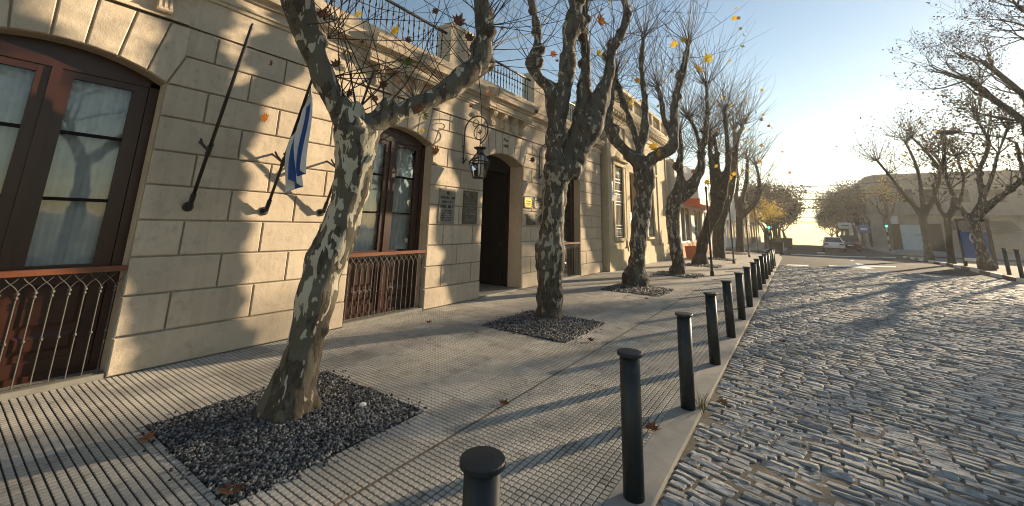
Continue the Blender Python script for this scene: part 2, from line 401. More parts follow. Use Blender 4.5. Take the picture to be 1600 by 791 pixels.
road = sheet('cobbled_road', XK, XR, -14, YA, -.0415, MAT['dirt'])
sheet('asphalt_road', XK-.4, XR+.6, YA, 600, -.042, MAT['asphalt'])
sheet('cross_street', -90, XK-.4, 33.2, 41, -.040, MAT['asphalt'])
sheet('side_street', XR+.6, 120, 42.5, 53, -.040, MAT['asphalt'])
pav = sheet('pavement', -5.62, -1.05, -1.5, 33, -.012, MAT['bed'])
kb = sheet('kerb', -1.05, XK, -14, 29.6, .002, MAT['kerb'], .2)
sheet('plaza_pavement', XR+.16, 90, -30, 42.3, .06, MAT['ground'], .2)
sheet('far_pavement', -9, -0.95, 41.2, 300, .10, MAT['kerb'], .2)
sheet('corner_pavement', 7.1, 100, 53.2, 400, .10, MAT['kerb'], .2)
# the pavement bulges out past the bollards, rounded at the corner
tag(MB().prism_z([(-5.6, 29.6), (XK, 29.6), (XK-.12, 30.8), (-1.35, 31.9), (-2.2, 32.7), (-3.4, 33.0), (-5.6, 33.0)], -.2, .001).build('pavement_corner', MAT['kerb']), kind='structure')

T = .36
xcols = [(-1.155+.0, -1.05, 2), (-1.515, -1.155, 8), (-1.875, -1.515, 8), (-2.235, -1.875, 8), (-2.335, -2.255, 2)]
xcols += [(-2.695-.36*k, -2.335-.36*k, 8) for k in range(9)]
PLOTS = [(0, 4), (11, 15), (24, 28), (36, 40), (48, 52), (61, 65), (78, 82)]
TY0 = 1.245
def in_plot(j, xa, xb): return any(a <= j < b for a, b in PLOTS) and xa >= -4.14 and xb <= -2.69
def tile_arrays(x0, y0, nx, ny, wx, wy, pads=True):
    V = []; F = []
    g = .0043; zb = -.0075
    def q(a): n = len(V); V.extend(a); F.append((n, n+1, n+2, n+3))
    X0, X1, Y0, Y1 = x0+.003, x0+wx-.003, y0+.003, y0+wy-.003
    if not pads:
        q([(X0, Y0, 0), (X1, Y0, 0), (X1, Y1, 0), (X0, Y1, 0)]); 
        for a, b in (((X0, Y0), (X1, Y0)), ((X1, Y0), (X1, Y1)), ((X1, Y1), (X0, Y1)), ((X0, Y1), (X0, Y0))):
            q([(*a, -.012), (*b, -.012), (*b, 0), (*a, 0)])
        return V, F
    q([(X0, Y0, zb), (X1, Y0, zb), (X1, Y1, zb), (X0, Y1, zb)])
    px, py = wx/nx, wy/ny
    for i in range(nx):
        for j in range(ny):
            a, b, c, d = x0+i*px+g, x0+(i+1)*px-g, y0+j*py+g, y0+(j+1)*py-g; e = .0025
            n = len(V)
            V.extend([(a, c, zb), (b, c, zb), (b, d, zb), (a, d, zb), (a+e, c+e, 0), (b-e, c+e, 0), (b-e, d-e, 0), (a+e, d-e, 0)])
            F.extend([(n+4, n+5, n+6, n+7), (n, n+1, n+5, n+4), (n+1, n+2, n+6, n+5), (n+2, n+3, n+7, n+6), (n+3, n, n+4, n+7)])
    return V, F
tiles = []
for j in range(-5, 88):
    for (xa, xb, nx) in xcols:
        if in_plot(j, xa, xb): continue
        ya = TY0+T*j; c = np.array([(xa+xb)/2, ya+T/2, 0])
        cc = RCAM @ (c-CPOS); px = 800-FPX*cc[0]/cc[2] if cc[2] < -.1 else -9999; py = CYP+FPX*cc[1]/cc[2] if cc[2] < -.1 else -9999
        tiles.append((0 if (-120 < px < 1700 and py < 860) else 1, c[0]**2+c[1]**2, xa, ya, nx, xb-xa))
tiles.sort()
tmesh = {}
for nx, wx in ((8, .36), (2, .105), (2, .08)):
    V, F = tile_arrays(-wx/2, -T/2, nx, 8, wx, T); tmesh[round(wx, 3)] = (V, F)
tme = {}
for kx, (V, F) in tmesh.items():
    me = bpy.data.meshes.new('tile'); me.from_pydata(V, [], F); me.materials.append(MAT['tile']); me.materials.append(MAT['bed']); me.polygons[0].material_index = 1; tme[kx] = me
stV = []; stF = []; stM = []
for idx, (_, _, xa, ya, nx, wx) in enumerate(tiles):
    if idx < 300:
        o = link('tile', tme[round(wx, 3)], pav, local=True)
        o.location = (xa+wx/2, ya+T/2, random.uniform(-.0012, .0012)); o.rotation_euler = (random.uniform(-.004, .004), random.uniform(-.004, .004), 0)
    else:
        V, F = tile_arrays(xa, ya, nx, 8, wx, T, ya < 12.5); n = len(stV)
        dz = random.uniform(-.001, .001); stV.extend([(a, b, c+dz) for a, b, c in V]); stF.extend([tuple(i+n for i in f) for f in F]); stM.extend([1 if ya < 12.5 else 0]+[0]*(len(F)-1))
_tf = tag(npmesh('tile_field', stV, stF, MAT['tile'], pav), kind='stuff'); _tf.data.materials.append(MAT['bed']); _tf.data.polygons.foreach_set('material_index', np.array(stM, dtype=np.int32))
MB().box(-2.255, -2.235, -1.5, 32, -.03, -.003).build('joint_strip', MAT['strip'], pav)

# setts: stone rows laid slightly askew across the road
ANG = math.radians(-10.5); ca, sa = math.cos(ANG), math.sin(ANG)
def sett_grid(nx, ny, rough):
    """unit sett: x -.5..+.5, y -.5..+.5, top about z 0"""
    us = np.linspace(-.5, .5, nx+1); vs = np.linspace(-.5, .5, ny+1)
    return us, vs
def make_setts(cx, cy, L, Wd, nx, ny, amp):
    n = len(cx); us = np.array([-1]+list(np.linspace(-.90, .90, nx-1))+[1]); vs = np.array([-1]+list(np.linspace(-.76, .76, ny-1))+[1])
    U, Vv = np.meshgrid(us, vs); U = U.ravel(); Vv = Vv.ravel(); k = len(U)
    rx = 1-np.abs(U)**6*.0; edge = np.maximum(np.abs(U), np.abs(Vv))
    X = U[None, :]*(L[:, None]/2)*(1+RNG.normal(0, .035, (n, k))) ; Y = Vv[None, :]*(Wd[:, None]/2)*(1+RNG.normal(0, .075, (n, k)))
    corner = (np.abs(U)*np.abs(Vv)) > .99
    X[:, corner] *= .95; Y[:, corner] *= .90
    inner = edge < .99
    Z = np.where(inner[None, :], -.034+RNG.normal(0, amp, (n, k)), -.0475+RNG.normal(0, .003, (n, k)))
    Z += RNG.normal(0, .0035, (n, 1)) + U[None, :]*RNG.normal(0, .003, (n, 1)) + Vv[None, :]*RNG.normal(0, .004, (n, 1))
    rot = RNG.normal(0, .035, (n, 1))
    X, Y = X-Y*rot, Y+X*rot
    WX = cx[:, None]+X*ca-Y*sa; WY = cy[:, None]+X*sa+Y*ca
    # skirt ring below
    V = np.stack([WX, WY, Z], -1)
    ring = [i for i in range(nx)]+[nx+(nx+1)*j for j in range(ny)]+[(nx+1)*ny+nx-i for i in range(nx)]+[(nx+1)*(ny-j) for j in range(ny)]
    sk = V[:, ring, :].copy(); sk[:, :, 2] = -.085
    V = np.concatenate([V, sk], 1)
    F = [(j*(nx+1)+i, j*(nx+1)+i+1, (j+1)*(nx+1)+i+1, (j+1)*(nx+1)+i) for j in range(ny) for i in range(nx)]
    m = len(ring); F += [(ring[(i+1) % m], ring[i], k+i, k+(i+1) % m) for i in range(m)]
    return V, np.array(F)
rows = []; pitch = .077
j = 0; sett = []
for j in range(-70, 390):
    c0 = j*pitch; u = -9+random.uniform(0, .17)
    while u < 9:
        L = random.choice([.145, .165, .18, .195, .215])*random.uniform(.94, 1.06); um = u+L/2; u += L+.015
        v = c0+random.uniform(-.008, .008); x = um*ca-v*sa; y = um*sa+v*ca+1.0
        if x-L/2 < XK+.012:                      # cut to fit against the kerb
            e = x+L/2; L = e-XK-.012; x = e-L/2
            if L < .07: continue
        if x+L/2 > XR or y < -4 or y > YA-.05+.12*math.sin(x*1.7): continue
        if x > 1.9+.29*y+1.2: continue
        sett.append((x, y, L, pitch-.009+random.uniform(-.005, .004)))
S = np.array(sett)
cc = (RCAM @ (np.c_[S[:, :2], np.full(len(S), -.03)]-CPOS).T).T
pxs = 800-FPX*cc[:, 0]/cc[:, 2]; pys = CYP+FPX*cc[:, 1]/cc[:, 2]
inv = (cc[:, 2] < -.1) & (pxs > -20) & (pxs < 1620) & (pys < 800)
dist = np.hypot(S[:, 0], S[:, 1])+np.where(inv, 0, 1000); order = np.argsort(dist)
near, rest = order[:300], order[300:]
V, F = make_setts(S[near, 0], S[near, 1], S[near, 2], S[near, 3], 6, 4, .0017)
for i in range(len(near)):
    me = bpy.data.meshes.new('paving_sett'); c = V[i].mean(0); me.from_pydata((V[i]-c).tolist(), [], F.tolist())
    me.materials.append(MAT['cobble']); o = link('paving_sett', me, road, local=True); o.location = c
V, F = make_setts(S[rest, 0], S[rest, 1], S[rest, 2], S[rest, 3], 3, 3, .0014)
n, k = V.shape[:2]
m_c = MAT['cobble'].copy(); m_c.name = 'granite_setts_field'
_nt = m_c.node_tree                                   # per-stone tone for the joined field
for nd in list(_nt.nodes):
    if nd.type == 'OBJECT_INFO' and any(l.to_node.type == 'MAP_RANGE' for l in nd.outputs['Random'].links):
        g = _nt.nodes.new('ShaderNodeNewGeometry')
        for l in list(nd.outputs['Random'].links):
            if l.to_node.type == 'MAP_RANGE': _nt.links.new(g.outputs['Random Per Island'], l.to_socket)
fld = npmesh('paving_sett_field', V.reshape(-1, 3), (F[None]+np.arange(n)[:, None, None]*k).reshape(-1, 4), m_c, road, False); tag(fld, kind='stuff')

# gravel squares round the trees
CUB = np.array([(-1,-1,-1),(1,-1,-1),(1,1,-1),(-1,1,-1),(-1,-1,1),(1,-1,1),(1,1,1),(-1,1,1)], float)
CUF = np.array([(0,3,2,1),(4,5,6,7),(0,1,5,4),(1,2,6,5),(2,3,7,6),(3,0,4,7)])
ORD = ['nearest', 'second', 'third', 'fourth', 'fifth', 'sixth', 'seventh', 'eighth', 'ninth', 'tenth', 'eleventh', 'twelfth', 'thirteenth', 'fourteenth', 'fifteenth', 'sixteenth']
m_g = MAT['gravel']; _nt = m_g.node_tree; g = _nt.nodes.new('ShaderNodeNewGeometry')
_rp = [n for n in _nt.nodes if n.type == 'VALTORGB'][0]; _nt.links.new(g.outputs['Random Per Island'], _rp.inputs[0])
for i, (a, b) in enumerate(PLOTS):
    y0, y1 = TY0+T*a, TY0+T*b; x0, x1 = -4.135, -2.695
    s = MB().box(x0, x1, y0, y1, -.05, -.004).build('tree_pit', MAT['soil']); tag(s, kind='structure')
    cnt = [15000, 7500, 2800, 1400, 800, 500, 300][i]; sz = [.0076, .0088, .012, .015, .019, .022, .028][i]
    cx = RNG.uniform(x0+.004, x1-.004, cnt); cy = RNG.uniform(y0+.004, y1-.004, cnt)
    ns = cnt//160; sp = RNG.integers(0, 4, ns); of = np.abs(RNG.normal(0, .05, ns))+.005            # strays kicked out over the edge
    cx[:ns] = np.where(sp == 0, x0-of, np.where(sp == 1, x1+of, cx[:ns])); cy[:ns] = np.where(sp == 2, y0-of, np.where(sp == 3, y1+of, cy[:ns]))
    tr = np.hypot(cx-(x0+x1)/2, cy-(y0+y1)/2)
    cz = -.002+RNG.uniform(0, .010, cnt)+.035*np.exp(-(tr/.42)**2)+.005*np.sin(cx*9)*np.sin(cy*8)
    s3 = sz*RNG.uniform(.55, 1.25, (cnt, 3)); P = CUB[None]*(1+RNG.normal(0, .22, (cnt, 8, 1)))*s3[:, None, :]
    q = RNG.normal(size=(cnt, 4)); q /= np.linalg.norm(q, axis=1)[:, None]; a_, b_, c_, d_ = q.T
    R = np.stack([np.stack([1-2*(c_*c_+d_*d_), 2*(b_*c_-a_*d_), 2*(b_*d_+a_*c_)], -1), np.stack([2*(b_*c_+a_*d_), 1-2*(b_*b_+d_*d_), 2*(c_*d_-a_*b_)], -1), np.stack([2*(b_*d_-a_*c_), 2*(c_*d_+a_*b_), 1-2*(b_*b_+c_*c_)], -1)], 1)
    P = np.einsum('nij,nkj->nki', R, P)+np.stack([cx, cy, cz], -1)[:, None, :]
    o = npmesh('gravel', P.reshape(-1, 3), (CUF[None]+np.arange(cnt)[:, None, None]*8).reshape(-1, 4), MAT['gravel'])
    tag(o, f'dark grey gravel in the {ORD[i]} square tree pit from the camera', 'gravel', kind='stuff')

# painted road markings beyond the setts
def mark(name, pts, label):
    tag(MB().add([(x, y, gz(y)-.036) for x, y in pts], [tuple(range(len(pts)))]).build(name, MAT['paint']), kind='structure')
def gxy(x, y): p = G(x, y); return p[0], p[1]
mark('stop_line', [gxy(1228, 413.5), gxy(1262, 415), gxy(1264, 413), gxy(1230, 412)], '')
mark('road_arrow', [gxy(1294, 413), gxy(1296, 416), gxy(1330, 416.5), gxy(1352, 419), gxy(1366, 418.5), gxy(1354, 415.5), gxy(1400, 416.5), gxy(1400, 415), gxy(1352, 413.5), gxy(1333, 405.5), gxy(1328, 406), gxy(1340, 412.5), gxy(1310, 414)], '')
mark('crossing_line', [gxy(1236, 397.0), gxy(1330, 401), gxy(1400, 402), gxy(1400, 401), gxy(1330, 400), gxy(1236, 396.4)], '')
mark('lane_dash', [gxy(1277, 395), gxy(1289, 395.4), gxy(1289, 394.2), gxy(1277, 393.8)], '')
# painted kerb across the road, alternate white and dark stones
kpts = [(6.46, -30+1.2*k) for k in range(0, 61)]
kr = bpy.data.objects.new('painted_kerb', None); COL.objects.link(kr); kr['kind'] = 'structure'
for k in range(10, 60):
    y0 = -30+1.2*k; z0, z1 = gz(y0), gz(y0+1.2); mb = MB()
    mb.add([(XR,y0+.01,z0-.2),(XR+.16,y0+.01,z0-.2),(XR+.16,y0+1.19,z1-.2),(XR,y0+1.19,z1-.2),(XR+.02,y0+.01,z0+.09),(XR+.16,y0+.01,z0+.09),(XR+.16,y0+1.19,z1+.09),(XR+.02,y0+1.19,z1+.09)], [(0,3,2,1),(4,5,6,7),(0,1,5,4),(1,2,6,5),(2,3,7,6),(3,0,4,7)])
    mb.build('kerb_stone', MAT['kerbwhite' if k % 2 else 'kerbred'], kr)
#@@PART3

# ------------------------------------------------------------------ the rusticated town building on the left
W = XW
CZ = [0.0, .353, .735, 1.112, 1.487, 1.858, 2.228, 2.605, 2.972, 3.335, 3.68]
OPEN = [(.5, .785, 'w'), (4.575, .785, 'w'), (7.735, .795, 'd'), (11.09, .785, 'w')]       # centre, half width
SPR, RISE = 2.972, .20
Y0B, Y1B = -4.2, 13.60
town = thing('town_building', 'cream rusticated one-storey building with arched openings, cornice and roof railing', 'building', (W, 5, 0))
def arch_z(c, h, y):
    R = (h*h+RISE*RISE)/(2*RISE); return SPR+RISE-R+math.sqrt(max(R*R-(y-c)**2, 0))
# backing wall, cut out round the openings
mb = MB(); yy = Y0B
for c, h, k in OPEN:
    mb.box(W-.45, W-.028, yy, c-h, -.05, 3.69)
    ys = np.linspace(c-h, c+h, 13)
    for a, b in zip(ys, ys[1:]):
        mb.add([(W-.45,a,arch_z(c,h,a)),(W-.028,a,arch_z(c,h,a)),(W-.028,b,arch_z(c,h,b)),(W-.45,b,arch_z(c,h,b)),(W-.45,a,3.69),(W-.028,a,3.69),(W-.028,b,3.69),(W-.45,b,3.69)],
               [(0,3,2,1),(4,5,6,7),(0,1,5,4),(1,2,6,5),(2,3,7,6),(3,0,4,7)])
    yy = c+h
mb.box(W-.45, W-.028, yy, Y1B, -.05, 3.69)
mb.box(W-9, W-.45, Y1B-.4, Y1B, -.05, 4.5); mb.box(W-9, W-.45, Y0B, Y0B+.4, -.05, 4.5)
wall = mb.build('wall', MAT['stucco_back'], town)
def block(poly, depth=.03, ch=.009, gap=.009, proud=0.0, name='stone_block', mat='stucco', parent=None):
    """one ashlar block: convex polygon in (y,z) ccw seen from +X, shrunk for the joint, chamfered"""
    n = len(poly); c = np.mean(poly, 0)
    def inset(P, d):
        out = []
        for i in range(n):
            p0, p1, p2 = np.array(P[i-1]), np.array(P[i]), np.array(P[(i+1) % n])
            e1 = (p1-p0)/np.linalg.norm(p1-p0); e2 = (p2-p1)/np.linalg.norm(p2-p1)
            n1 = np.array([-e1[1], e1[0]]); n2 = np.array([-e2[1], e2[0]])
            k = 1+n1 @ n2; out.append(tuple(p1+(n1+n2)*d/max(k, .3)))
        return out
    A = inset(poly, gap); B = inset(A, ch)
    vs = [(W-depth, y, z) for y, z in A]+[(W-ch*.8+proud, y, z) for y, z in A]+[(W+proud, y, z) for y, z in B]
    fs = [tuple(range(2*n, 3*n))]
    for L in (0, 1): fs += [(L*n+i, L*n+(i+1) % n, (L+1)*n+(i+1) % n, (L+1)*n+i) for i in range(n)]
    return MB().add(vs, fs).build(name, MAT[mat], parent or wall)
def rect(y0, y1, z0, z1): return [(y0, z0), (y1, z0), (y1, z1), (y0, z1)]
JO = [-3.4, -2.55, -1.7, -.85, 1.685, 2.50, 3.27, 5.77, 6.64, 8.95, 9.75, 12.3, 13.15]
JE = [-3.8, -3.0, -2.1, -1.25, -.6, 2.10, 2.87, 3.5, 6.19, 9.35, 10.05, 12.75]
for ci in range(10):
    z0, z1 = CZ[ci], CZ[ci+1]
    J = [] if ci == 0 else (JO if ci % 2 else JE)
    segs = []; y = Y0B
    for c, h, k in OPEN: segs.append([y, c-h, c]); y = c+h
    segs.append([y, Y1B, None])
    for si, (a, b, c) in enumerate(segs):
        sl = sr = 0.0
        if ci >= 8:
            k0 = (.125/.363)                         # outer voussoir joint leans away from the opening
            if ci == 8:
                js = [a]+[q for q in J if a+.2 < q < b-.2]+[b]
                for u, v in zip(js, js[1:]):
                    P = [(u, z0), (v, z0), (v-(.125 if v == b and si < 4 else 0), z1), (u+(.125 if u == a and si > 0 else 0), z1)]
                    block(P)
            else:
                lo = a+(.125 if si > 0 else 0); hi = b-(.125 if si < 4 else 0)
                js = [q for q in J if a+.3 < q < b-.3]
                for u, v in zip(js, js[1:]): block(rect(u, v, z0, z1))
                if si == 0: block(rect(a, js[0], z0, z1))
                if si == 4: block(rect(js[-1], b, z0, z1))
        else:
            js = [a]+[q for q in J if a+.2 < q < b-.2]+[b]
            for u, v in zip(js, js[1:]): block(rect(u, v, z0, z1), depth=.03 if ci else .03, proud=.012 if ci == 0 else 0)
# voussoirs: wedges from the arch up to the string line, the outermost runs on into the top course
for oi, (c, h, k) in enumerate(OPEN):
    top = CZ[10]; base_half = h
    inner = [-.785, -.60, -.36, -.115, .115, .36, .60, .785]; outer = [-.91, -.72, -.425, -.13, .13, .425, .72, .91]
    f = h/.785
    JT = JO
    left = max([q for q in JT if q < c-h-.3]); right = min([q for q in JT if q > c+h+.3])
    for i in range(7):
        a0, a1 = inner[i]*f, inner[i+1]*f; o0, o1 = outer[i]*f, outer[i+1]*f
        ys = np.linspace(a0, a1, 4); bot = [(c+y, arch_z(c, h, c+y)) for y in ys]
        if i == 0:
            block([(c+a0, SPR), (c+a1, arch_z(c, h, c+a1)), (c+o1, top), (c+a0-.125, top), (c+a0-.125, CZ[9])]); block(rect(left, c+a0-.125+.022, CZ[9], top))
        elif i == 6:
            block([(c+a0, arch_z(c, h, c+a0)), (c+a1, SPR), (c+a1+.125, CZ[9]), (c+a1+.125, top), (c+o0, top)]); block(rect(c+a1+.125-.022, right, CZ[9], top))
        else:
            block(bot[:1]+bot[-1:]+[(c+o1, top), (c+o0, top)], name='keystone' if i == 3 else 'stone_block')
# reveals of the openings, finished smooth
for oi, (c, h, k) in enumerate(OPEN):
    dp = .40 if k == 'd' else .27
    for s in (-1, 1):
        mb = MB(); y = c+s*h
        mb.box(W-dp, W-.034, min(y, y+s*.004)-.001, max(y, y+s*.004)+.001, 0.0, SPR)
        mb.build('reveal', MAT['stucco'], town)
# entablature: moulded profile swept along the front, breaking forward over each opening
PROF = [(-.03, 3.70), (.0, 3.70), (.0, 4.085), (.025, 4.09), (.03, 4.125), (.055, 4.14), (.055, 4.17), (.02, 4.185), (.02, 4.275), (.06, 4.285), (.075, 4.325), (.155, 4.345), (.165, 4.40), (.175, 4.455), (.20, 4.475), (.205, 4.52), (.19, 4.525), (.0, 4.60), (.0, 4.785), (-.32, 4.785), (-.32, 3.70)]
def ent(name, y0, y1, off, zmin, parent, grow=0):
    P = [(W+x+(off if z >= zmin and x > -.01 else 0), z) for x, z in PROF if True]
    return MB().prism_y(P, y0, y1).build(name, MAT['stucco'], parent)
corn = ent('cornice', Y0B, Y1B, 0, 0, town)
P2 = [(x, z) for x, z in PROF if 4.085 <= z <= 4.60]
for c, h, k in OPEN:
    a, b = c-.90, c+.90
    poly = [(W-.02, 4.10)]+[(W+.15+x, z) for x, z in P2[1:]]+[(W+.10, 4.605), (W-.02, 4.615)]
    poly[0] = (W-.02, 4.095); poly.insert(1, (W+.15, 4.095))
    MB().prism_y(poly, a, b).build('cornice_break', MAT['stucco'], corn)
    MB().box(W-.02, W+.03, a+.03, b-.03, 3.70, 3.735).build('console_ledge', MAT['stucco'], corn)
    for q in (-.62, -.215, .215, .62):
        mb = MB(); cyy = c+q
        # S-scroll console, 11 cm wide, three raised ribs
        sc = [(.0, 3.735), (.045, 3.735), (.075, 3.76), (.085, 3.80), (.07, 3.84), (.05, 3.875), (.05, 3.91), (.075, 3.95), (.115, 3.985), (.14, 4.03), (.14, 4.095), (.0, 4.095)]
        mb.prism_y([(W+x*.93, z) for x, z in sc], cyy-.062, cyy+.062)
        for r in (-.048, 0, .048): mb.prism_y([(W+.012+x, z-.002) for x, z in sc[1:-1]]+[(W+.02, 4.09), (W+.02, 3.74)], cyy+r-.012, cyy+r+.012)
        mb.tube([(W+.055, cyy-.068, 3.775), (W+.055, cyy+.068, 3.775)], .036, 10)
        mb.build('console', MAT['stucco'], corn)
    mb = MB()                                   # small scallop ornament between brackets
    mb.lathe([(.0, 0), (.05, .01), (.07, .05), (.05, .09), (.02, .11)], (W+.0, c-1.25, 3.80), 10); 
    mb.build('cornice_ornament', MAT['stucco'], corn)
# iron railing on the roof with masonry posts
posts = [(2.19, 2.90), (5.68, 6.39), (9.05, 9.78), (13.1, 13.6)]; lefts = [-4.2]
for a, b in posts:
    mb = MB(); mb.box(W-.40, W-.02, a, b, 4.785, 5.62); mb.box(W-.43, W+.01, a-.03, b+.03, 5.62, 5.70); mb.box(W-.39, W-.03, a+.02, b-.02, 5.70, 5.74)
    mb.build('roof_post', MAT['stucco'], town)
xs = W-.16
bar_mb = MB(); bar_mb.tube([(0, 0, 0), (0, 0, .60)], .0105, 6)
for zc in (.22, .40): bar_mb.lathe([(.009, -.04), (.018, -.014), (.021, 0), (.018, .014), (.009, .04)], (0, 0, zc), 6)
bar_me = bar_mb.mesh('baluster', MAT['iron_black'])
for a, b in zip([-4.2]+[p[1] for p in posts[:-1]], [p[0] for p in posts]):
    mb = MB(); mb.box(xs-.026, xs+.026, a, b, 5.468, 5.505); mb.box(xs-.013, xs+.013, a, b, 4.855, 4.875)
    rl = mb.build('roof_railing', MAT['iron_black'], town)
    n = int((b-a)/.125); 
    for i in range(1, n):
        o = link('baluster', bar_me, rl, local=True); o.location = (xs, a+(b-a)*i/n, 4.872)
# flat roof slab behind
MB().box(W-9, W-.33, Y0B, Y1B, 4.60, 4.72).build('roof', MAT['stucco_g'], town)
MB().box(W-9.2, W-9, Y0B, Y1B, 0, 4.6).build('back_wall', MAT['stucco_g'], town)

# French windows
def french_window(c, h, hid=False):
    x = W-.23; fr = MB()
    ys = np.linspace(c-h, c+h, 15)
    fr.box(x-.05, x+.02, c-h, c-h+.085, .06, SPR+.02); fr.box(x-.05, x+.02, c+h-.085, c+h, .06, SPR+.02)
    for a, b in zip(ys, ys[1:]):           # arched head
        za, zb = arch_z(c, h, a), arch_z(c, h, b)
        fr.add([(x-.05,a,2.93),(x+.02,a,2.93),(x+.02,b,2.93),(x-.05,b,2.93),(x-.05,a,za),(x+.02,a,za),(x+.02,b,zb),(x-.05,b,zb)], [(0,3,2,1),(4,5,6,7),(0,1,5,4),(1,2,6,5),(2,3,7,6),(3,0,4,7)])
    fr.box(x-.05, x+.025, c-h, c+h, .02, .10)
    fo = fr.build('window', MAT['wood'], town)
    for s in (-1, 1):
        y0, y1 = (c-h+.09, c-.004) if s < 0 else (c+.004, c+h-.09)
        lf = MB(); xs0, xs1 = x-.045, x+.005
        lf.box(xs0, xs1, y0, y0+.12, .10, 2.93); lf.box(xs0, xs1, y1-.12, y1, .10, 2.93)
        for za, zb in ((.10, .22), (.93, 1.05), (2.86, 2.93)): lf.box(xs0+.002, xs1-.002, y0+.12, y1-.12, za, zb)
        leaf = lf.build('casement', MAT['wood'], fo) if False else lf.build('casement_leaf', MAT['wood'], fo)
        for z in (1.67, 2.315): MB().box(xs0+.006, xs1-.006, y0+.12, y1-.12, z-.016, z+.016).build('muntin', MAT['darkwood'], fo)
        for za, zb in ((1.05, 1.654), (1.686, 2.299), (2.331, 2.86)):
            MB().box(x-.026, x-.022, y0+.12, y1-.12, za, zb).build('pane', MAT['glass'], fo)
        mb = MB(); mb.box(x-.035, x-.012, y0+.12, y1-.12, .22, .93)
        for za, zb in ((.28, .44), (.50, .88)): mb.add(*_raised(x-.012, y0+.15, y1-.15, za, zb))
        mb.build('wood_panel', MAT['wood'], fo)
    MB().box(x-.01, x+.028, c-.035, c+.035, .10, 2.93).build('meeting_stile', MAT['wood'], fo)
    # net curtains in folds behind the panes
    for s in (-1, 1):
        cu = MB(); yy = np.linspace(c+(-h+.1 if s < 0 else .02), c+(-.02 if s < 0 else h-.1), 40)
        vs = [(x-.13+.018*math.sin(i*1.05)+.008*math.sin(i*.37+1), y, z) for z in (.95, 2.95) for i, y in enumerate(yy)]
        cu.add(vs, [(i, i+1, 40+i+1, 40+i) for i in range(39)]); cu.build('curtain', MAT['curtain'], fo, smooth=True)
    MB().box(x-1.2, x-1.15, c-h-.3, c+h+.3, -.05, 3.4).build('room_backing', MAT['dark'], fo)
    MB().box(W-.24, W-.0, c-h+.004, c+h-.004, -.05, .045).build('sill', MAT['slate'], fo)
    # iron balconette rail: knotted bars that branch into crossing gothic loops
    xr = W-.045; rb = MB()
    rb.box(xr-.035, xr+.035, c-h+.002, c+h-.002, .985, 1.035)
    rail = rb.build('window_railing', MAT['woodlight'], town)
    n = 15; dy = 2*h/n
    bm = MB(); bm.tube([(0, 0, .0), (0, 0, .81)], .0062, 6)
    for zc, r in ((.42, .014), (.79, .014), (.825, .016), (.02, .013)): bm.lathe([(.006, -.016), (r, -.006), (r, .006), (.006, .016)], (0, 0, zc), 8)
    for s in (-1, 1):
        L = [(0, s*(.004+dy*.5*(t**1.0)*1.0 if False else s*0+0), 0) for t in (0,)]
        pts = []
        for t in np.linspace(0, 1, 9):
            yv = s*dy*(.5*(1-math.cos(math.pi*min(t*1.25, 1)))*.62+.38*max(0, (t-.35)/.65)**1.6); pts.append((0, yv, .83+.155*t))
        bm.tube(pts, .0045, 5)
    me = bm.mesh('bar', MAT['iron_grey'])
    for i in range(n):
        o = link('bar', me, rail, local=True); o.location = (xr, c-h+dy*(i+.5), .01)
    MB().box(xr-.012, xr+.012, c-h+.01, c+h-.01, .045, .06).build('bottom_rail', MAT['iron_grey'], rail)
    return fo
def _raised(x, y0, y1, z0, z1, d=.014, b=.03):
    v = [(x, y0, z0), (x, y1, z0), (x, y1, z1), (x, y0, z1), (x+d, y0+b, z0+b), (x+d, y1-b, z0+b), (x+d, y1-b, z1-b), (x+d, y0+b, z1-b)]
    return v, [(4, 5, 6, 7), (0, 1, 5, 4), (1, 2, 6, 5), (2, 3, 7, 6), (3, 0, 4, 7)]
for c, h, k in OPEN:
    if k == 'w': french_window(c, h)
# doorway: dark hall, one leaf folded back on the right
c, h, _ = OPEN[2]; x = W-.40
mb = MB(); mb.box(x-.06, x, c-h, c-h+.07, .03, SPR); mb.box(x-.06, x, c+h-.07, c+h, .03, SPR)
ys = np.linspace(c-h, c+h, 15)
for a, b in zip(ys, ys[1:]):
    mb.add([(x-.06,a,2.80),(x,a,2.80),(x,b,2.80),(x-.06,b,2.80),(x-.06,a,arch_z(c,h,a)),(x,a,arch_z(c,h,a)),(x,b,arch_z(c,h,b)),(x-.06,b,arch_z(c,h,b))], [(0,3,2,1),(4,5,6,7),(0,1,5,4),(1,2,6,5),(2,3,7,6),(3,0,4,7)])
door = mb.build('door_frame', MAT['darkwood'], town)
for s in (1, -1):
    mb = MB(); yd = c+s*(h-.10)
    mb.box(x-.80, x-.06, min(yd, yd-s*.045), max(yd, yd-s*.045), .05, 2.78)
    for za, zb in ((.15, .75), (.85, 1.5), (1.6, 2.65)):
        mb.box(x-.70, x-.16, min(yd-s*.045, yd-s*.06), max(yd-s*.045, yd-s*.06), za, zb)
    lf = mb.build('door_leaf', MAT['darkwood'], door)
    if s == 1: MB().lathe([(.0, 0), (.02, .01), (.02, .04), (.0, .05)], (x-.14, yd-.075, 1.0), 10).build('door_knob', MAT['brass'], lf)
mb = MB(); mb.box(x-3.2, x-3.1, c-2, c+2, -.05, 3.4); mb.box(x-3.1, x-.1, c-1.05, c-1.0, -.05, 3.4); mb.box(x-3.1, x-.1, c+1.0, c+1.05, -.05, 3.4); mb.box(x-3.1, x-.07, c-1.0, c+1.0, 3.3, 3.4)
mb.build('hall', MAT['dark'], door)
MB().box(x-3.1, W-.0, c-h+.003, c+h-.003, -.06, .028).build('doorstep', MAT['slate'], door)
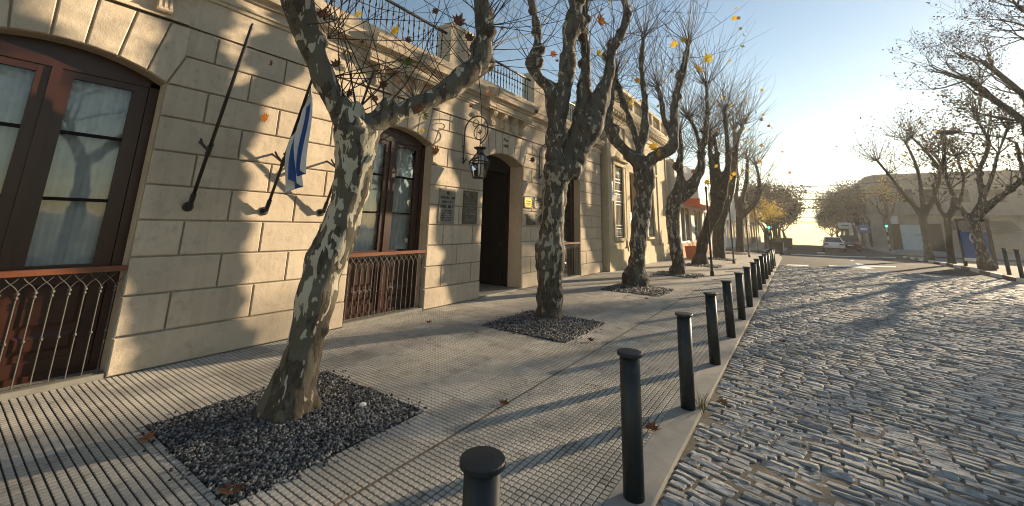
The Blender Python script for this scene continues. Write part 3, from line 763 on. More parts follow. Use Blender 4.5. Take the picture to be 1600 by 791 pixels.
# carved year on the keystone over the door
def text_mesh(s, size, ext=.004):
    cu = bpy.data.curves.new('lettering', 'FONT'); cu.body = s; cu.size = size; cu.extrude = ext; cu.align_x = 'CENTER'; cu.resolution_u = 2
    o = bpy.data.objects.new('lettering', cu); COL.objects.link(o); dg = bpy.context.evaluated_depsgraph_get()
    me = bpy.data.meshes.new_from_object(o.evaluated_get(dg)); bpy.data.objects.remove(o); bpy.data.curves.remove(cu); return me
FACE_X = Matrix(((0, 0, 1, 0), (1, 0, 0, 0), (0, 1, 0, 0), (0, 0, 0, 1)))       # text plane -> wall facing +X
def letter(s, size, pos, parent, mat='letters', name='lettering', M=FACE_X):
    me = text_mesh(s, size); me.materials.clear(); me.materials.append(MAT[mat]); me.transform(Matrix.Translation(pos) @ M)
    return link(name, me, parent)
letter('Año', .115, (W+.004, c+.0, 3.485), town); letter('1880', .105, (W+.004, c+.0, 3.34), town)

# ------------------------------------------------------------------ things on the facade
def plaque(name, label, y0, y1, z0, z1, mat, rows, lmat='letters', frame=None, th=.018, emb=True):
    t = thing(name, label, 'plaque', (W, (y0+y1)/2, z0))
    mb = MB(); e = .006; mb.add([(W, y0, z0), (W, y1, z0), (W, y1, z1), (W, y0, z1), (W+th-e, y0, z0), (W+th-e, y1, z0), (W+th-e, y1, z1), (W+th-e, y0, z1), (W+th, y0+e, z0+e), (W+th, y1-e, z0+e), (W+th, y1-e, z1-e), (W+th, y0+e, z1-e)],
        [(8, 9, 10, 11)]+[(a, (a+1) % 4, 4+(a+1) % 4, 4+a) for a in range(4)]+[(4+a, 4+(a+1) % 4, 8+(a+1) % 4, 8+a) for a in range(4)])
    mb.build('plate', MAT[mat], t)
    if frame:
        f = MB(); b = .028
        f.box(W, W+.03, y0-b, y0, z0-b, z1+b); f.box(W, W+.03, y1, y1+b, z0-b, z1+b); f.box(W, W+.029, y0, y1, z0-b, z0); f.box(W, W+.029, y0, y1, z1, z1+b); f.build('frame', MAT[frame], t)
    lm = MB(); rr = random.Random(len(label))
    for zc, hh, wd, bold in rows:          # worn raised characters: too small to read, kept as strokes of their size
        y = (y0+y1)/2-wd/2
        while y < (y0+y1)/2+wd/2:
            cw = hh*rr.choice([.45, .55, .65])
            if rr.random() > .12:
                lm.box(W+th, W+th+.003, y, y+hh*.16*bold, zc, zc+hh)
                if rr.random() > .3: lm.box(W+th, W+th+.0028, y+hh*.16, y+cw*.8, zc+hh*rr.choice([0, .42, .84]), zc+hh*rr.choice([0.16, .56, 1.0]) if False else zc+hh*.16+hh*.0)
                if rr.random() > .4: lm.box(W+th, W+th+.003, y+cw*.65, y+cw*.65+hh*.15*bold, zc, zc+hh*rr.choice([.5, 1]))
            y += cw+hh*.12
    if rows: tag(lm.build('lettering', MAT[lmat], t), kind='stuff')
    sm = MB()
    for yy in (y0+.03, y1-.03):
        for zz in (z0+.03, z1-.03): sm.tube([(W+th, yy, zz), (W+th+.008, yy, zz)], .009, 8)
    sm.build('fixing_screw', MAT['bronze' if mat != 'bronze' else 'slate'], t)
    return t
p1 = plaque('wall_plaque', 'pale grey stone plaque with dark lettering, beside the second window', 5.59, 6.04, 1.515, 2.185, 'slate', [(1.985, .05, .38, 1.5), (1.905, .045, .30, 1.5), (1.81, .06, .36, 1.3), (1.745, .03, .28, 1), (1.70, .03, .26, 1), (1.655, .03, .30, 1), (1.61, .03, .32, 1), (1.565, .025, .28, 1)])
mb = MB(); mb.lathe([(.0, 0), (.03, .0), (.045, .02), (.04, .05), (.0, .075)], (W+.012, 5.83, 2.07), 10); mb.build('crest', MAT['bronze'], p1)
p2 = plaque('wall_plaque', 'dark bronze plaque with relief figures, left of the open doorway', 6.29, 6.745, 1.51, 2.19, 'bronze', [(1.93, .03, .36, 1), (1.87, .03, .38, 1), (1.82, .03, .34, 1), (1.77, .03, .36, 1), (1.70, .05, .34, 1), (1.64, .03, .3, 1), (1.58, .03, .3, 1)], 'slate')
mb = MB(); rr = random.Random(3)
for i in range(14):
    yc, zc = 6.32+rr.random()*.38, 1.99+rr.random()*.15; mb.tube([(W+.02, yc, zc), (W+.028, yc+rr.uniform(-.06, .06), zc+rr.uniform(-.05, .06))], rr.uniform(.006, .016), 6)
mb.build('relief', MAT['slate'], p2)
plaque('wall_plaque', 'shiny brass plaque in a black frame, right of the doorway', 8.60, 8.96, 1.965, 2.185, 'brass', [(2.10, .03, .2, 1), (2.05, .02, .24, 1), (2.01, .02, .22, 1)], frame='iron_black')
plaque('wall_plaque', 'dark slate plaque beside the brass one', 9.07, 9.58, 1.94, 2.23, 'bronze', [(2.14, .03, .4, 1), (2.08, .03, .4, 1), (2.02, .03, .36, 1)], 'slate')
plaque('wall_plaque', 'small bronze plaque below the brass one', 8.715, 9.14, 1.515, 1.795, 'bronze', [(1.72, .025, .34, 1), (1.66, .025, .34, 1), (1.60, .025, .32, 1), (1.555, .02, .28, 1)], 'slate')
plaque('wall_plaque', 'small pale plaque below the dark slate one', 9.17, 9.57, 1.52, 1.795, 'slate', [(1.72, .025, .32, 1), (1.66, .025, .32, 1), (1.60, .025, .28, 1)])
plaque('house_number', 'tiny white house number plate right of the doorway', 8.575, 8.665, 1.70, 1.80, 'white', [(1.73, .035, .05, 1)])

def flagpole(y, zb, out, up, label, x0=W):
    t = thing('flagpole', label, 'flagpole', (W, y, zb), 0, 'flagpoles leaning out from the facade')
    a = np.array([W+.06, y, zb]); b = np.array([W+out, y, zb+up]); d = (b-a)
    MB().tube([a, a+d*.98, b], [.019, .017, .008], 10).build('pole', MAT['iron_black'], t, True)
    mb = MB(); mb.lathe([(.05, 0), (.055, .012), (.02, .02)], (0, 0, 0), 12)
    mb.v = [(W+z, y+yy, zb+xx) for xx, yy, z in mb.v]; mb.tube([(W, y, zb), (W+.08, y, zb+.02)], .026, 10); mb.tube([a+d*.0, a+d*.07], .027, 10); mb.build('socket', MAT['iron_black'], t)
    p = a+d*.305; mb = MB(); mb.tube([p-d*.02, p+d*.03], .026, 10)
    for s in (-1, 1): mb.tube([p, p+np.array([-.06, s*.05, .08]), p+np.array([-.12, s*.055, .14])], .012, 6)
    mb.tube([p, (W-.01, y, p[2]+.14)], .014, 6); mb.build('stay', MAT['iron_black'], t)
    return a, b
flagpole(1.683, 1.64, .905, 1.98, 'bare black flagpole nearest the first window, leaning out from the wall')
fa, fb = flagpole(2.487, 1.622, .905, 1.98, 'black flagpole carrying the striped flag')
flagpole(3.257, 1.633, .905, 1.98, 'bare black flagpole partly behind the nearest tree trunk')
# the flag: hangs limp in folds from the middle pole
fl = thing('striped_flag', 'limp white and blue striped flag hanging from the middle flagpole', 'flag', tuple(fb-np.array([.1, 0, .3])))
d = (fb-fa)/np.linalg.norm(fb-fa); H0 = fb-d*.40
nu, nv = 72, 40; Lv = .74
def flagpt(u, v):                             # u along the hoist (0 at the tip), v down the fly
    hp = H0-d*Lv*u; L = 1.12-.42*u
    g = v**.6
    w_ = u*2*math.pi*1.7
    x = hp[0]+(H0[0]-.16-hp[0])*.45*g+.035*math.sin(w_+.8)*g
    y = H0[1]+.075*math.sin(w_)*(.15+g)+.025*math.sin(5*v+3*u)+.05*v
    z = hp[2]-L*v-.012*math.sin(w_*2)*g
    return (x, y, z)
vs = [flagpt(i/nu, j/nv) for i in range(nu+1) for j in range(nv+1)]
for par, nm, mt in ((0, 'white_cloth', 'flag_w'), (1, 'blue_stripe', 'flag_b')):
    fs = []
    for i in range(nu):
        st = int(i/nu*7)
        for j in range(nv):
            canton = (i/nu < .50 and j/nv < .12)
            blue = (st % 2 == 1) and not canton
            if blue == bool(par): fs.append((i*(nv+1)+j, (i+1)*(nv+1)+j, (i+1)*(nv+1)+j+1, i*(nv+1)+j+1))
    mb = MB(); mb.add(vs, fs); o = mb.build(nm, MAT[mt], fl, True)
    o.modifiers.new('s', 'SOLIDIFY').thickness = .003

# wrought-iron lanterns on scrolled brackets either side of the door
def lantern(y, label):
    t = thing('wall_lantern', label, 'lantern', (W, y, 2.8), 0, 'lanterns either side of the doorway')
    mb = MB(); ctr = (W+.30, 3.43)
    pts = [(W+.035, y, 2.76), (W+.035, y, 3.2)]
    for a in np.linspace(math.pi, -math.radians(65), 22): pts.append((W+.345+.31*math.cos(a)+.0, y, 3.40+.31*math.sin(a)))
    mb.tube(pts, .014, 8)
    mb.tube([(W+.035, y, 2.78), (W+.03, y+.0, 2.74), (W+.11, y, 2.83)], .017, 7)
    mb.tube([(W+.48, y, 3.19)]+[(W+.45+.155*math.cos(a), y, 3.36+.155*math.sin(a)) for a in np.linspace(-1.3, 5.0, 22)], .010, 7)
    mb.tube([(W+.33+.075*math.cos(a), y, 3.56+.075*math.sin(a)) for a in np.linspace(0, 6.28, 16)], .008, 6)
    for a in np.linspace(0, 6.28, 5)[:-1]: mb.lathe([(.0, -.02), (.02, 0), (.0, .02)], (W+.45+.035*math.cos(a), y, 3.36+.035*math.sin(a)), 8)
    mb.lathe([(.0, -.025), (.025, 0), (.0, .025)], (W+.45, y, 3.36), 8)
    mb.tube([(W-.01, y, 3.1), (W+.05, y, 3.1)], .012, 6); mb.tube([(W-.01, y, 2.85), (W+.05, y, 2.85)], .012, 6)
    mb.build('bracket', MAT['iron_black'], t)
    lx, lz = W+.47, 2.44           # bottom centre of lamp body
    MB().tube([(lx, y, 3.20), (lx, y, 3.06)], .008, 6).build('chain', MAT['iron_black'], t)
    body = MB(); n = 6
    def ring(r, z): return [(lx+r*math.cos(2*math.pi*k/n+.3), y+r*math.sin(2*math.pi*k/n+.3), z) for k in range(n)]
    rb, rm, rt = ring(.125, 2.42), ring(.225, 2.74), ring(.09, 2.90)
    for k in range(n):
        body.tube([rb[k], rm[k]], .011, 6); body.tube([rm[k], rt[k]], .010, 6); body.tube([rm[k], rm[(k+1) % n]], .014, 6); body.tube([rb[k], rb[(k+1) % n]], .012, 6)
    body.lathe([(.10, 2.89), (.07, 2.92), (.065, 2.98), (.125, 3.02), (.13, 3.035), (.0, 3.06)], (lx, y, 0), 14); body.lathe([(.0, 2.39), (.03, 2.41), (.13, 2.425), (.0, 2.43)], (lx, y, 0), 6)
    body.build('lamp_frame', MAT['iron_black'], t)
    MB().lathe([(.012, 2.45), (.014, 2.58), (.03, 2.62), (.028, 2.68), (.0, 2.71)], (lx, y, 0), 10).build('bulb', MAT['white'], t)
    for k in range(n):
        k2 = (k+1) % n
        MB().quad(rb[k], rb[k2], rm[k2], rm[k]).build('pane', MAT['glass'], t); MB().quad(rm[k], rm[k2], rt[k2], rt[k]).build('pane', MAT['glass'], t)
lantern(6.20, 'black iron lantern on a scrolled bracket, left of the doorway'); lantern(9.28, 'black iron lantern half hidden behind the second tree, right of the doorway')
#@@PART4

# ------------------------------------------------------------------ trees
def spline(P, R, step):
    """Catmull-Rom through points, resampled"""
    P = [np.array(p, float) for p in P]; out = []; rad = []
    for i in range(len(P)-1):
        p0, p1, p2, p3 = P[max(i-1, 0)], P[i], P[i+1], P[min(i+2, len(P)-1)]
        n = max(2, int(np.linalg.norm(p2-p1)/step))
        for k in range(n):
            t = k/n
            out.append(.5*((2*p1)+(-p0+p2)*t+(2*p0-5*p1+4*p2-p3)*t*t+(-p0+3*p1-3*p2+p3)*t**3)); rad.append(R[i]+(R[i+1]-R[i])*t)
    out.append(P[-1]); rad.append(R[-1]); return out, rad
def limb_tube(mb, P, R, step, sides, knob=.10, seed=0):
    pts, rad = spline(P, R, step)
    for i, p in enumerate(pts):
        n1 = mnoise.noise(Vector((p[0]*2.3+seed, p[1]*2.3, p[2]*3.1))); n2 = mnoise.noise(Vector((p[0]*7+seed, p[1]*7, p[2]*9)))
        rad[i] *= 1+knob*n1*1.4+knob*.8*n2
    mb.tube(pts, rad, sides, True, jit=.05)
    return pts, rad
def remesh(mb, voxel, mat, name, parent, amp):
    me = mb.mesh(name, mat); o = bpy.data.objects.new(name, me); COL.objects.link(o)
    md = o.modifiers.new('r', 'REMESH'); md.mode = 'VOXEL'; md.voxel_size = voxel
    sm = o.modifiers.new('s', 'SMOOTH'); sm.factor = .5; sm.iterations = 3
    dg = bpy.context.evaluated_depsgraph_get(); m2 = bpy.data.meshes.new_from_object(o.evaluated_get(dg))
    bpy.data.objects.remove(o); bpy.data.meshes.remove(me)
    n = len(m2.vertices); co = np.empty(n*3, np.float32); m2.vertices.foreach_get('co', co); co = co.reshape(-1, 3)
    no = np.empty(n*3, np.float32); m2.vertices.foreach_get('normal', no); no = no.reshape(-1, 3)
    d = np.array([mnoise.noise(Vector((p[0]*6, p[1]*6, p[2]*4)))*1.0+mnoise.noise(Vector((p[0]*16, p[1]*16, p[2]*9)))*.55 for p in co.astype(float)])
    m2.vertices.foreach_set('co', (co+no*d[:, None]*amp).astype(np.float32).ravel()); m2.update()
    m2.materials.clear(); m2.materials.append(mat); m2.shade_smooth()
    return link(name, m2, parent)
def leaf_mesh(mat, seed=0, size=1.0):
    """five-lobed plane leaf, cupped, with a stalk"""
    rr = random.Random(seed); tips = [(-.1, .0), (-.34, .02), (-.30, .20), (-.56, .40), (-.30, .44), (-.36, .72), (-.15, .62), (0, 1.0), (.15, .62), (.36, .72), (.30, .44), (.56, .40), (.30, .20), (.34, .02), (.1, .0)]
    cup = rr.uniform(.25, .7); tw = rr.uniform(-.4, .4)
    f = lambda x, y: (x*size, (y-.4)*size, (cup*(x*x*1.4+(y-.4)**2)+tw*x*(y-.4)+rr.uniform(-.02, .02))*size)
    mb = MB(); vs = [f(0, .34)]+[f(x, y) for x, y in tips]; n = len(tips)
    mb.add(vs, [(0, 1+i, 1+(i+1) % n) for i in range(n)])
    a = Vector(f(0, 0)); mb.tube([a, a+Vector((rr.uniform(-.1, .1), -.35, .1))*size], .012*size, 4)
    return mb.mesh('leaf', mat, False)
LEAF = {k: [leaf_mesh(MAT['leaf_'+k], i) for i in range(4)] for k in 'yobg'}
def put_leaf(name, kind, pos, size, parent, rot=None):
    o = link(name, random.choice(LEAF[kind]), parent)
    o.location = pos; o.scale = (size,)*3; o.rotation_euler = rot or (random.uniform(.7, 2.2), random.uniform(-.8, .8), random.uniform(0, 6.28)); return o
def twigs_from(mb, p, d0, n, L, r, spread, rr, up=.5, leaves=None, seg=7):
    for _ in range(n):
        v = Vector(d0)+Vector((rr.gauss(0, 1), rr.gauss(0, 1), rr.gauss(0, .7)))*spread
        v.normalize(); l = L*rr.uniform(.45, 1.15); q = Vector(p); pts = [q.copy()]; rad = [r]
        cur = Vector((rr.gauss(0, .3), rr.gauss(0, .3), rr.gauss(.08, .2)))
        for k in range(seg):
            v = (v+cur*.35+Vector((0, 0, up*.14))).normalized(); q = q+v*(l/seg); pts.append(q.copy()); rad.append(r*(1-.8*(k+1)/seg))
        mb.tube(pts, rad, 3, False)
        if rr.random() < .55:                       # a side shoot
            b = pts[seg//2]; w = (v+Vector((rr.gauss(0, .8), rr.gauss(0, .8), rr.gauss(.2, .5)))).normalized(); q = b.copy(); sp = [q.copy()]
            for k in range(3): w = (w+Vector((0, 0, .1))).normalized(); q = q+w*l*.13; sp.append(q.copy())
            mb.tube(sp, [r*.55, r*.45, r*.35, r*.2], 3, False)
            if leaves is not None: leaves.append(sp[-1])
        if leaves is not None: leaves.append(pts[-1]); leaves.append(pts[seg//2])
def pollard(base, limbs, label, bark, voxel, amp, tw_n, tw_L, tw_r, seed, leafpx=(), delta=None, knob=.12, group='pollarded plane trees along the left pavement'):
    """limbs: lists of (px,py,width px[,metres behind the trunk plane])"""
    rr = random.Random(seed); base = np.array(base, float)
    t = thing('plane_tree', label, 'tree', tuple(base), 0, group)
    mb = MB(); tips = []
    for li, L in enumerate(limbs):
        P = []; R = []
        for q in L:
            dl = q[3] if len(q) > 3 else 0.0
            p = PN(q[0], q[1], base, dl); P.append(p); R.append(RW(q[2], p))
        if li == 0:                                   # root flare, sunk into the pit
            r0 = R[0]; P.insert(0, np.array([P[0][0], P[0][1], -.14])); R.insert(0, r0*(1.45 if seed == 11 else 1.25)); R[1] = r0*1.04; P[1] = np.array([P[1][0], P[1][1], max(P[1][2], .05)])
        limb_tube(mb, P, R, max(voxel*3, .05), 12, knob, seed+li*3.7)
        if li > 0:
            tips.append((P[-1], P[-1]-P[-2], R[-1], 1.0 if len(L) > 3 else .2))
            for k in range(max(1, len(P)//2), len(P)-1): tips.append((P[k], (P[k]-P[k-1])+np.array([rr.gauss(0, .3), rr.gauss(0, .3), .1]), R[k], .35))
    r0 = RW(limbs[0][0][2], PN(limbs[0][0][0], limbs[0][0][1], base)); c0 = PN(limbs[0][0][0], limbs[0][0][1], base); c0[2] = 0
    for k in range(6 if seed == 11 else 0):              # buttress roots spreading into the pit
        a = k*1.047+rr.uniform(-.3, .3); dv = np.array([math.cos(a), math.sin(a), 0]); e = rr.uniform(1.1, 1.35)
        mb.tube([c0+dv*r0*.35+np.array([0, 0, r0*1.7]), c0+dv*r0*.62+np.array([0, 0, r0*.9]), c0+dv*r0*.88+np.array([0, 0, r0*.3]), c0+dv*r0*e+np.array([0, 0, -.06])], [r0*.28, r0*.32, r0*.28, r0*.14], 9)
    # burrs and pruning knuckles
    for (p, d, r, wgt) in tips:
        pp = np.array(p)+np.array([rr.gauss(0, 1), rr.gauss(0, 1), rr.gauss(0, .6)])*r*.35
        s = r*(rr.uniform(1.15, 1.7) if seed != 11 else rr.uniform(.9, 1.12)); mb.lathe([(s*.1, -s), (s*.8, -s*.55), (s, 0), (s*.75, s*.6), (s*.1, s)], tuple(pp), 9)
    for q in limbs[0][1:]:
        if rr.random() < .45:
            p = PN(q[0]+rr.choice([-1, 1])*q[2]*.42, q[1]+rr.uniform(-6, 6), base, -RW(q[2], PN(q[0], q[1], base))*rr.random()); s = RW(q[2], p)*rr.uniform(.22, .36); p = p+(PN(q[0], q[1], base)-p)*.22; mb.lathe([(s*.1, -s*1.6), (s*.7, -s*.9), (s, 0), (s*.7, s*.8), (s*.1, s*1.3)], tuple(p), 9)
    remesh(mb, voxel, bark, 'trunk', t, amp)
    tb = MB(); lv = []
    for (p, d, r, wgt) in tips:
        dn = d/np.linalg.norm(d)
        twigs_from(tb, p, dn*.6+np.array([0, 0, .35]), max(1, int(tw_n*wgt)), tw_L, tw_r, .75, rr, .8, lv)
    tag(tb.build('twigs', MAT['twig'], t), kind='stuff')
    for (x, y, sz, kd) in leafpx:
        p = PN(x, y, base, rr.uniform(-.5, .3)); put_leaf('leaf', kd, p, RW(sz, p)*2*1.15, t, (1.57+rr.uniform(-.6, .6), rr.uniform(-2.6, 2.6), .61+rr.uniform(-.6, .6)))
    return t, lv, tips
def scatter_leaves(t, pts, n, kinds, size, rr):
    for p in rr.sample(pts, min(n, len(pts))): put_leaf('leaf', rr.choice(kinds), np.array(p), size*rr.uniform(.7, 1.2), t)

g1 = G(455, 648)
T1 = [[(450, 640, 104), (463, 602, 77), (469, 572, 72), (477, 541, 68), (485, 511, 71), (490, 481, 68), (498, 450, 69), (507, 420, 73), (511, 405, 75), (522, 382, 68), (533, 352, 62), (541, 321, 60), (550, 291, 58), (554, 261, 60), (556, 230, 64), (558, 205, 74)],
      [(556, 225, 56), (548, 195, 54), (532, 170, 44), (514, 139, 40), (503, 114, 38), (493, 88, 39), (484, 63, 42), (474, 38, 48, -.05), (467, 15, 52, -.1), (460, -20, 52, -.15), (448, -75, 46, -.2), (440, -120, 44, -.25)],
      [(562, 222, 50), (585, 193, 40), (623, 177, 30), (661, 160, 31), (699, 140, 33), (730, 116, 38), (750, 98, 36), (754, 76, 34), (757, 50, 32), (757, 25, 30), (751, 0, 24, .05), (742, -35, 22, .1), (740, -80, 20, .15)],
      [(566, 218, 34), (596, 176, 28), (600, 170, 30)], [(556, 215, 34), (556, 178, 30), (558, 172, 30)]]
leaf1 = [(618, 48, 17, 'y'), (527, 100, 19, 'b'), (506, 22, 24, 'b'), (560, 22, 12, 'y'), (600, 132, 15, 'b'), (640, 98, 16, 'g'), (717, 32, 22, 'b'), (733, 58, 16, 'b'), (763, 145, 14, 'o'), (415, 184, 18, 'o'), (424, 99, 11, 'b'), (680, 18, 11, 'b'), (681, 236, 15, 'b'), (663, 182, 13, 'g'), (546, 145, 11, 'b'), (638, 62, 11, 'b'), (585, 155, 12, 'b'), (640, 140, 13, 'b'), (565, 65, 9, 'b'), (539, 82, 8, 'b'), (652, 170, 14, 'b'), (700, 148, 10, 'b'), (625, 128, 11, 'b'), (785, 45, 7, 'b'), (735, 165, 8, 'b'), (660, 205, 8, 'y')]
t1, lv, tip1 = pollard(g1, T1, 'nearest plane tree, pale mottled trunk forking into two thick limbs', MAT['bark1'], .018, .012, 14, 1.9, .0075, 11, leaf1)
rr = random.Random(5); tb = MB()
for (x, y, x2, y2, n) in [(512, 60, 600, 40, 7), (735, 110, 690, 20, 8), (760, 40, 820, 20, 12), (700, 140, 660, 60, 6), (540, 160, 560, 40, 4), (650, 160, 640, 30, 5), (745, 100, 800, 120, 6), (520, 120, 620, 100, 5), (505, 30, 590, 10, 4), (530, 150, 620, 120, 3)]:
    p = PN(x, y, g1); q = PN(x2, y2, g1, rr.uniform(-.3, .3)); twigs_from(tb, p, (q-p)/np.linalg.norm(q-p), n, 1.55, .0065, .62, rr, .05)
tag(tb.build('twigs', MAT['twig'], t1), kind='stuff')

g2 = G(859, 496)
T2 = [[(858, 493, 52), (859, 464, 46), (859, 431, 43), (859, 398, 43), (861, 365, 40), (864, 332, 35), (866, 299, 41), (871, 276, 49), (874, 262, 52)],
      [(870, 275, 36), (867, 237, 31), (870, 197, 34), (870, 165, 36), (862, 141, 24), (843, 122, 20), (831, 99, 21), (838, 76, 15), (840, 49, 14), (833, 16, 12), (827, -10, 11), (820, -60, 10)],
      [(871, 175, 30), (882, 135, 27), (887, 99, 27), (890, 66, 25), (895, 33, 26), (902, 0, 22), (906, -30, 18), (912, -80, 16)],
      [(880, 268, 30, .1), (889, 237, 24, .12), (905, 197, 27, .15), (911, 165, 26, .2), (913, 138, 22, .25), (916, 99, 15, .3), (914, 60, 14, .3), (914, 30, 12, .3), (918, -20, 10, .3)],
      [(886, 272, 36), (908, 237, 29, .05), (926, 197, 33, .08), (936, 165, 29, .1), (942, 141, 24, .1), (950, 122, 16, .1), (955, 89, 14), (958, 71, 15), (971, 53, 12), (979, 23, 12), (975, 0, 10), (972, -30, 9)]]
leaf2 = [(938, 34, 20, 'o'), (865, 85, 11, 'o'), (935, 83, 12, 'y'), (870, 95, 6, 'b'), (951, 4, 12, 'y'), (940, 15, 5, 'b'), (838, 175, 8, 'b'), (832, 250, 9, 'b'), (920, 126, 6, 'b')]
t2, lv, _ = pollard(g2, T2, 'second plane tree, knobbly dark trunk splitting into four upright limbs', MAT['bark2'], .022, .020, 22, 2.2, .008, 22, leaf2, knob=.2)
scatter_leaves(t2, lv, 10, 'byo', .11, rr)
g3 = G(992, 447)
T3 = [[(992, 445, 48), (994, 424, 35), (996, 405, 30), (997, 380, 28), (1000, 352, 29), (1003, 331, 30), (1006, 303, 29), (1007, 275, 33), (1005, 262, 36)],
      [(1004, 268, 24), (993, 251, 19), (970, 229, 18), (954, 207, 16), (948, 187, 17), (955, 160, 8), (958, 130, 7)],
      [(1003, 260, 18), (1000, 235, 16), (1007, 207, 15), (1008, 179, 12), (1007, 151, 10), (1003, 118, 8), (1002, 90, 8), (1006, 57, 7)],
      [(1000, 238, 14, .1), (991, 207, 11, .2), (976, 165, 11, .3), (966, 137, 9, .3), (962, 115, 6, .3)],
      [(1008, 268, 24), (1021, 246, 21), (1048, 232, 17), (1053, 207, 14), (1054, 173, 13), (1057, 151, 12), (1065, 118, 12), (1072, 90, 10), (1076, 66, 8)],
      [(1050, 215, 12), (1039, 190, 9), (1034, 162, 8), (1028, 137, 7)]]
leaf3 = [(1053, 70, 13, 'y'), (1068, 63, 11, 'y'), (1105, 91, 17, 'y'), (1091, 108, 18, 'y'), (1048, 112, 9, 'y'), (995, 126, 11, 'y'), (984, 160, 10, 'y'), (1038, 125, 8, 'y'), (1020, 230, 14, 'y'), (1028, 240, 12, 'y')]
t3, lv, _ = pollard(g3, T3, 'third plane tree, dark trunk opening into a wide fork of limbs', MAT['bark2'], .028, .022, 34, 2.5, .009, 33, leaf3, knob=.2)
scatter_leaves(t3, lv, 7, 'byyo', .13, rr)
g4 = G(1058, 429)
T4 = [[(1058, 426, 26), (1060, 412, 22), (1056, 390, 21), (1053, 366, 21), (1051, 340, 23), (1053, 316, 25), (1062, 302, 24)],
      [(1058, 310, 24), (1073, 301, 21), (1088, 278, 17), (1096, 258, 14), (1095, 240, 12), (1100, 222, 10), (1103, 205, 9), (1105, 177, 7), (1104, 133, 6)],
      [(1056, 312, 18), (1064, 280, 14), (1061, 260, 12), (1064, 235, 8), (1062, 205, 6)], [(1096, 240, 9), (1090, 215, 7), (1084, 197, 6), (1076, 185, 6)]]
t4, lv, _ = pollard(g4, T4, 'fourth plane tree, S-bent dark trunk beside the tall thin post', MAT['bark2'], .033, .022, 46, 2.7, .010, 44, [(1147, 29, 11, 'y'), (1160, 73, 8, 'g'), (1157, 45, 6, 'g'), (1166, 49, 6, 'g'), (1150, 13, 6, 'y'), (1162, 55, 6, 'g'), (1105, 285, 10, 'y'), (1083, 268, 8, 'o')])
scatter_leaves(t4, lv, 9, 'byy', .14, rr)
g5 = G(1095, 414)
T5 = [[(1094, 411, 28), (1096, 395, 20), (1098, 379, 18), (1104, 362, 18), (1110, 345, 20), (1118, 329, 22), (1122, 315, 22)],
      [(1120, 322, 20), (1127, 303, 19), (1131, 286, 17), (1137, 262, 11), (1138, 240, 9), (1136, 219, 8), (1134, 190, 7), (1133, 172, 7)],
      [(1118, 320, 17), (1116, 291, 14), (1113, 265, 10), (1110, 240, 8), (1108, 205, 5)], [(1128, 300, 11), (1122, 268, 9), (1120, 240, 7), (1116, 215, 5)]]
t5, lv, _ = pollard(g5, T5, 'fifth plane tree, trunk leaning right below a fan of upright limbs', MAT['bark3'], .045, .018, 46, 2.8, .011, 55, [(1140, 278, 9, 'y'), (1147, 272, 8, 'y'), (1136, 284, 8, 'y'), (1153, 281, 7, 'y')])
scatter_leaves(t5, lv, 14, 'yyb', .17, rr)
g6 = G(1124, 404)
T6 = [[(1124, 402, 21), (1123, 385, 20), (1123, 366, 20), (1125, 346, 18), (1130, 330, 18)], [(1128, 335, 16), (1138, 310, 14), (1145, 280, 11), (1149, 250, 9), (1152, 219, 7), (1161, 195, 6)],
      [(1136, 312, 10), (1133, 290, 8), (1146, 240, 6), (1147, 200, 5)]]
t6, lv, _ = pollard(g6, T6, 'sixth plane tree, short stout trunk with yellow leaves on its shoots', MAT['bark3'], .06, .02, 46, 2.9, .013, 66)
scatter_leaves(t6, lv, 24, 'yyyb', .2, rr)
g7 = G(1157, 395)
T7 = [[(1157, 393, 15), (1156, 375, 12), (1155, 354, 12), (1156, 335, 13)], [(1156, 340, 12), (1168, 330, 10), (1180, 318, 9), (1186, 301, 8), (1187, 283, 6), (1181, 258, 5)], [(1156, 338, 10), (1160, 310, 8), (1166, 285, 7), (1168, 250, 5)], [(1155, 338, 9), (1150, 310, 7), (1153, 280, 5), (1150, 255, 4)]]
t7, lv, _ = pollard(g7, T7, 'seventh plane tree, slim trunk with one bowed limb curving right', MAT['bark3'], .07, .02, 46, 3.0, .015, 77)
scatter_leaves(t7, lv, 34, 'yyyo', .24, rr)

